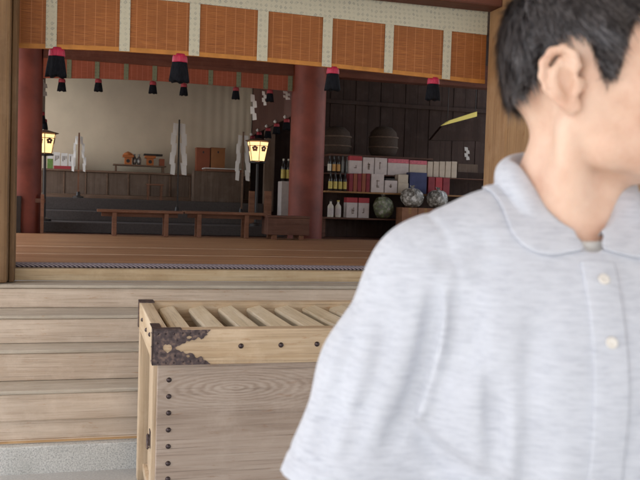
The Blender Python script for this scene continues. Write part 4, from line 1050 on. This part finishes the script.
for i in pick:
    p = V[i]; n = VN[i]; l = L[i]
    fl = HR@((l-crown)*np.array([1, 1, 1])+np.array([0, -.03 if l[2] > .09 else .01, -.01])); fl -= n*(fl@n); fl /= np.linalg.norm(fl)+1e-9
    fl = fl+rng.normal(0, .16, 3); fl -= n*(fl@n)*.9
    ln = (.010+.016*rng.random())*(1 if l[2] > .03 else .8); sd = np.cross(n, fl); sd /= np.linalg.norm(sd)+1e-9; wd = .00045
    p = p-n*.001+rng.normal(0, .0012, 3); q = p+fl*ln*.6+n*.0022*rng.random(); r = p+fl*ln+n*(.0012+.003*rng.random())
    o_ = len(SVv); SVv += [p-sd*wd, p+sd*wd, q+sd*wd*.8, q-sd*wd*.8, r+sd*wd*.1, r-sd*wd*.1]; SQ += [(o_, o_+1, o_+2, o_+3), (o_+3, o_+2, o_+4, o_+5)]
nmesh('hair_strands', np.array(SVv), np.array(SQ), W['strand'], hair)

# polo shirt
T = SDF()
T.cone((0, .012, 1.25), (0, .016, 1.12), .168, .166, .03, .74).cone((0, .016, 1.12), (0, .02, .86), .166, .178, .05, .76)
T.ell((0, -.045, 1.245), (.145, .080, .105), .06)
T.cone((-.07, .02, 1.322), (.07, .02, 1.322), .098, .098, .06, .86)
CU = {}; SLV = {}
for s in (-1, 1):
    T.cone((s*.035, .030, 1.402), (s*.142, .016, 1.346), .044, .046, .05)
    dd = (EL[s]-SH[s])/np.linalg.norm(EL[s]-SH[s]); CU[s] = SH[s]+dd*.232
    SLV[s] = SDF().chain([SH[s]+np.array([-s*.012, 0, 0]), SH[s]+dd*.10, SH[s]+dd*.29], [.060, .0665, .077], .025, sy=.95)
    SLV[s].cone(CU[s]-dd*.012, EL[s]+dd*.05, .044, .054, .004, 1, 's')        # open sleeve
def slab(c, n):                                                          # cut away everything beyond a plane
    return lambda X, Y, Z: (X-c[0])*n[0]+(Y-c[1])*n[1]+(Z-c[2])*n[2]
sx_ = axis([(-.36, .20, .0032), (.20, .34, .005)]); sy_ = axis([(-.20, .20, .0036)]); sz_ = axis([(.80, 1.10, .008), (1.10, 1.50, .0032)])
G = T.grid(sx_, sy_, sz_); X, Y, Z = sx_[:, None, None], sy_[None, :, None], sz_[None, None, :]
for s in (-1, 1):                                                        # sleeves end in a hemmed cuff
    dd = (EL[s]-SH[s])/np.linalg.norm(EL[s]-SH[s]); u = slab(CU[s], dd)(X, Y, Z); Gs = SLV[s].grid(sx_, sy_, sz_)
    Gs = Gs+.0016*np.exp(-((u+.026)/.0022)**2)
    G = smin(G, np.maximum(Gs, u).astype(np.float32), .035).astype(np.float32)
# folds: soft ridges and creases, each a line in the body frame with a depth and a width
def crease(G, a, b, w, dep, bow=(0, 0, 0)):
    dep = dep*1.5
    a, b, bow = map(np.array, (a, b, bow)); ab = b-a
    t = np.clip(((X-a[0])*ab[0]+(Y-a[1])*ab[1]+(Z-a[2])*ab[2])/(ab@ab), 0, 1); q = 4*t*(1-t)
    d2 = (X-a[0]-t*ab[0]-q*bow[0])**2+(Y-a[1]-t*ab[1]-q*bow[1])**2*.35+(Z-a[2]-t*ab[2]-q*bow[2])**2
    return G+(dep*np.exp(-d2/(w*w))*np.clip(np.minimum(t, 1-t)*5+.15, 0, 1)).astype(np.float32)
FO = [((-.146, -.06, 1.345), (-.192, -.07, 1.185), .0085, .012, (.010, 0, 0)), ((-.137, -.07, 1.345), (-.176, -.08, 1.20), .0075, -.006, (.011, 0, 0)),
      ((-.128, -.07, 1.35), (-.152, -.09, 1.24), .0080, .009, (.008, 0, 0)), ((-.112, -.08, 1.345), (-.128, -.09, 1.26), .0085, .006, (.005, 0, 0)),
      ((-.170, -.06, 1.215), (-.07, -.12, 1.165), .0100, .008, (0, 0, -.014)), ((-.150, -.06, 1.185), (-.03, -.12, 1.135), .0110, .006, (0, 0, -.010)),
      ((-.098, -.10, 1.27), (-.104, -.12, 1.08), .0100, .009, (.006, 0, 0)), ((-.082, -.10, 1.26), (-.090, -.13, 1.08), .0110, -.005, (.004, 0, 0)), ((-.060, -.10, 1.33), (-.066, -.13, 1.10), .0120, .005, (-.008, 0, 0)),
      ((-.036, -.10, 1.30), (-.040, -.13, 1.10), .0120, -.004, (0, 0, 0)), ((.045, -.10, 1.30), (.05, -.13, 1.08), .0120, .006, (.008, 0, 0)), ((.075, -.10, 1.31), (.088, -.13, 1.12), .0120, .006, (.006, 0, 0)),
      ((-.190, -.05, 1.315), (-.232, -.06, 1.165), .0110, .005, (.006, 0, 0)), ((-.212, -.03, 1.30), (-.255, -.05, 1.165), .0120, .005, (-.004, 0, 0)), ((-.205, -.05, 1.235), (-.262, -.04, 1.205), .0080, .004, (0, 0, -.008)),
      ((-.150, -.05, 1.365), (-.09, -.06, 1.395), .0120, .004, (0, 0, 0)), ((-.09, -.07, 1.375), (-.14, -.08, 1.30), .0100, .004, (-.006, 0, 0)),
      ((.146, -.06, 1.345), (.192, -.07, 1.185), .0085, .012, (-.010, 0, 0)), ((.128, -.07, 1.35), (.152, -.09, 1.24), .0080, .009, (-.008, 0, 0)), ((.098, -.10, 1.27), (.104, -.12, 1.08), .0100, .008, (-.006, 0, 0))]
for f_ in FO: G = crease(G, *f_)
G += (.0012*np.sin(X*47+Z*23+2)*np.sin(Z*31-X*19)+.0009*np.sin(X*95-Z*52)).astype(np.float32)
for s in (-1, 1):                                                        # armhole seams
    sm = np.abs((X*s-.142)+(1.37-Z)*.10+np.abs(Y)*.25)
    G = G+(.0016*np.exp(-(sm/.0035)**2)*(Z > 1.22)).astype(np.float32)
G = np.maximum(G, (.86-Z).astype(np.float32)+0*G)
NK = SDF().cone((0, .014, 1.53), (0, -.012, 1.408), .050, .046, .01).cone((0, -.012, 1.408), (0, -.050, 1.392), .040, .026, .01)   # neck opening
V2, Q2 = surfnet(np.maximum(G, -NK.grid(sx_, sy_, sz_)), sx_, sy_, sz_, 2)
shirt = nmesh('polo_shirt', V2, Q2, W['knit'], man)
V, Q = surfnet(G, sx_, sy_, sz_, 2)
from mathutils.bvhtree import BVHTree
bvh = BVHTree.FromPolygons([Vector(v) for v in V], [tuple(q) for q in Q.tolist()])
bv2 = BVHTree.FromPolygons([Vector(v.co) for v in body.data.vertices], [tuple(p.vertices) for p in body.data.polygons])
def front(x, z, off):                                                    # point on the shirt front, off metres proud
    h = bvh.ray_cast(Vector((x, -.6, z)), Vector((0, 1, 0)))
    return np.array(h[0])+np.array(h[1])*off if h[0] else np.array([x, -.13, z])
# placket and buttons
PXL, PXR, PZ0, PZ1 = -.016, .016, 1.13, 1.372
vs = []; nz_ = 24
for i in range(nz_+1):
    z = PZ1+(PZ0-PZ1)*i/nz_
    for x, off in ((PXL-.0006, -.001), (PXL, .0022), (PXL+.003, .0028), (0, .0028), (PXR-.003, .0028), (PXR, .0022), (PXR+.0006, -.001)): vs.append(front(x, z, off))
nmesh('placket', np.array(vs), np.array([(7*i+k, 7*i+k+1, 7*i+8+k, 7*i+7+k) for i in range(nz_) for k in range(6)]), W['knit'], shirt)
for z in (1.357, 1.303):
    h = bvh.ray_cast(Vector((.001, -.6, z)), Vector((0, 1, 0))); n = np.array(h[1]); p = np.array(h[0])+n*.0030
    a = np.cross(n, [0, 0, 1.]); a /= np.linalg.norm(a); b = np.cross(n, a); k = MB(); r = .0056; pr = [(r*.96, 0), (r, .0012), (r*.85, .0022), (r*.6, .0017), (.0003, .0016)]
    vs = [p+n*hh+(a*cos(2*pi*i/18)+b*sin(2*pi*i/18))*rr for rr, hh in pr for i in range(18)]
    k.add(vs, [(q*18+i, q*18+(i+1) % 18, (q+1)*18+(i+1) % 18, (q+1)*18+i) for q in range(4) for i in range(18)])
    k.build('button', W['button'], shirt, 0, True, True)
# collar: stand and falling leaf, running from the front opening round the back
nu, nv = 72, 14; vs = []
def collar_pts(u):
    """u in -1..1: his right front, back, left front -> base, fold line, outer edge"""
    th = u*pi*.93; s_, c_ = sin(th), cos(th)                              # th=0 at the back
    fz = 1.369+.104*abs(s_)**1.15 if c_ < 0 else 1.473+.015*c_            # a steep V in front, level round the back
    oz = 1.350+.069*abs(s_) if c_ < 0 else 1.419+.018*c_
    cy = .017
    base = np.array([.050*s_, cy+.052*c_, fz-.026])
    fold = np.array([.0545*s_, cy+.059*c_, fz])
    outr = np.array([.078*s_, cy+.083*c_, oz])
    tip = np.exp(-((abs(u)-.86)/.17)**2)                                   # rounded points at the front
    outr += tip*np.array([.016*np.sign(u), -.008, -.014])
    if abs(u) > .93: outr += (abs(u)-.93)/.07*np.array([-.018*np.sign(u), 0, .018])
    return base, fold, outr
for i in range(nu+1):
    b0, f0, o0 = collar_pts(-1+2*i/nu)
    for j in range(nv+1):
        t_ = j/nv
        if t_ < .3: p = b0+(f0-b0)*(t_/.3)
        else:
            q = (t_-.3)/.7; p = f0+(o0-f0)*q; p[2] += .010*sin(pi*q)*(1-q)
            p = p+np.array([sin((-1+2*i/nu)*pi*.93), cos((-1+2*i/nu)*pi*.93), 0])*.008*sin(pi*min(1, q*1.5))
        hit = bvh.find_nearest(Vector(p))
        if hit[0] is not None:
            d = np.array(p)-np.array(hit[0]); n = np.array(hit[1]); sgn = d@n; lim = .0035 if t_ > .3 else -.02
            if sgn < lim: p = p+n*(lim-sgn)
        vs.append(p)
vs = np.array(vs)
# settle the free edge onto the shirt
for i in range(nu+1):
    for j in range(8, nv+1):
        k = i*(nv+1)+j; hit = bvh.find_nearest(Vector(vs[k])); n = np.array(hit[1]); d = (vs[k]-np.array(hit[0]))@n; w_ = ((j-7)/(nv-7))**1.5
        vs[k] -= n*(d-.0045)*w_*(1 if d > .0045 else 0)
cq = np.array([(i*(nv+1)+j, i*(nv+1)+j+1, (i+1)*(nv+1)+j+1, (i+1)*(nv+1)+j) for i in range(nu) for j in range(nv)])
co = nmesh('collar', vs, cq, W['knit'], shirt); m = co.modifiers.new('s', 'SOLIDIFY'); m.thickness = .0026; m.offset = 1; m = co.modifiers.new('b', 'SUBSURF'); m.levels = m.render_levels = 1
# white undershirt at the throat
k = MB(); vs = []
for i in range(33):
    a = -pi*.62+2*pi*.62*i/32
    f_ = .022*max(0, cos(a))**2
    for r, z in ((.0490+f_, 1.392+.025*(1-cos(a))), (.0520+f_, 1.390+.025*(1-cos(a))), (.0600+f_*.6, 1.345+.02*(1-cos(a)))): vs.append((r*sin(a)*1.0, .018-r*cos(a)*1.06, z))
un = nmesh('undershirt', np.array(vs), np.array([(3*i+q, 3*i+q+1, 3*i+4+q, 3*i+3+q) for i in range(32) for q in range(2)]), W['white'], man)
un.modifiers.new('s', 'SOLIDIFY').thickness = .002
# trousers, belt and shoes
P_ = SDF().cone((0, .02, .94), (0, .02, .90), .145, .150, .03, .76)
for s in (-1, 1): P_.chain([(s*.080, .02, .87), (s*.095, .015, .50), (s*.10, .03, .10)], [.084, .072, .064], .03)
px_ = np.arange(-.22, .22, .007); py_ = np.arange(-.17, .19, .007); pz_ = np.arange(.03, 1.06, .007)
G = P_.grid(px_, py_, pz_); G = np.maximum(G, (.06-pz_)[None, None, :]+0*G); G = np.maximum(G, (pz_-.945)[None, None, :]+0*G)
G += (.003*np.sin(pz_*40)[None, None, :]*np.sin(px_*30)[:, None, None]).astype(np.float32)
V, Q = surfnet(G, px_, py_, pz_, 2); nmesh('trousers', V, Q, W['trouser'], man)
for s in (-1, 1):
    f_ = SDF().cone((s*.10, .055, .045), (s*.112, -.09, .040), .046, .046, .03).ell((s*.116, -.135, .032), (.046, .060, .034), .03).cone((s*.10, .05, .05), (s*.10, .04, .11), .046, .048, .02)
    ax_ = np.arange(-.07, .07, .005)+s*.108; ay_ = np.arange(-.21, .12, .005); az_ = np.arange(-.005, .14, .005); G = f_.grid(ax_, ay_, az_)
    G = np.maximum(np.maximum(G, (.002-az_)[None, None, :]+0*G), (az_-.105)[None, None, :]+0*G); V, Q = surfnet(G, ax_, ay_, az_, 2); nmesh('shoe', V, Q, W['shoe'], man)
#MANEND
# ------------------------------------------------------------------ light
w = bpy.data.worlds.new('World'); S.world = w; w.use_nodes = True
nt = w.node_tree; sky = nt.nodes.new('ShaderNodeTexSky'); sky.sky_type = 'NISHITA'; sky.sun_disc = False
SD = Vector((-.35, -.15, .92)).normalized()          # towards the sun
sky.sun_elevation = math.asin(SD.z); sky.sun_rotation = math.atan2(SD.x, SD.y)
sky.air_density = 1.; sky.dust_density = 4.; sky.ozone_density = .6
bg = nt.nodes['Background']; hs = nt.nodes.new('ShaderNodeHueSaturation'); hs.inputs['Saturation'].default_value = .45
nt.links.new(sky.outputs[0], hs.inputs['Color']); nt.links.new(hs.outputs[0], bg.inputs['Color']); bg.inputs['Strength'].default_value = .15
sl = bpy.data.lights.new('sun', 'SUN'); sl.energy = 2.2; sl.angle = radians(3); sl.color = (1, .95, .88)
so = bpy.data.objects.new('sun', sl); COL.objects.link(so); so.rotation_euler = SD.to_track_quat('Z', 'Y').to_euler(); so.location = (0, 0, 20)
S.view_settings.view_transform = 'Standard'; S.view_settings.look = 'None'; S.view_settings.gamma = 1; S.view_settings.exposure = 1.85
S.view_settings.use_curve_mapping = False
S.cycles.max_bounces = 10; S.cycles.diffuse_bounces = 6; S.cycles.use_denoising = True
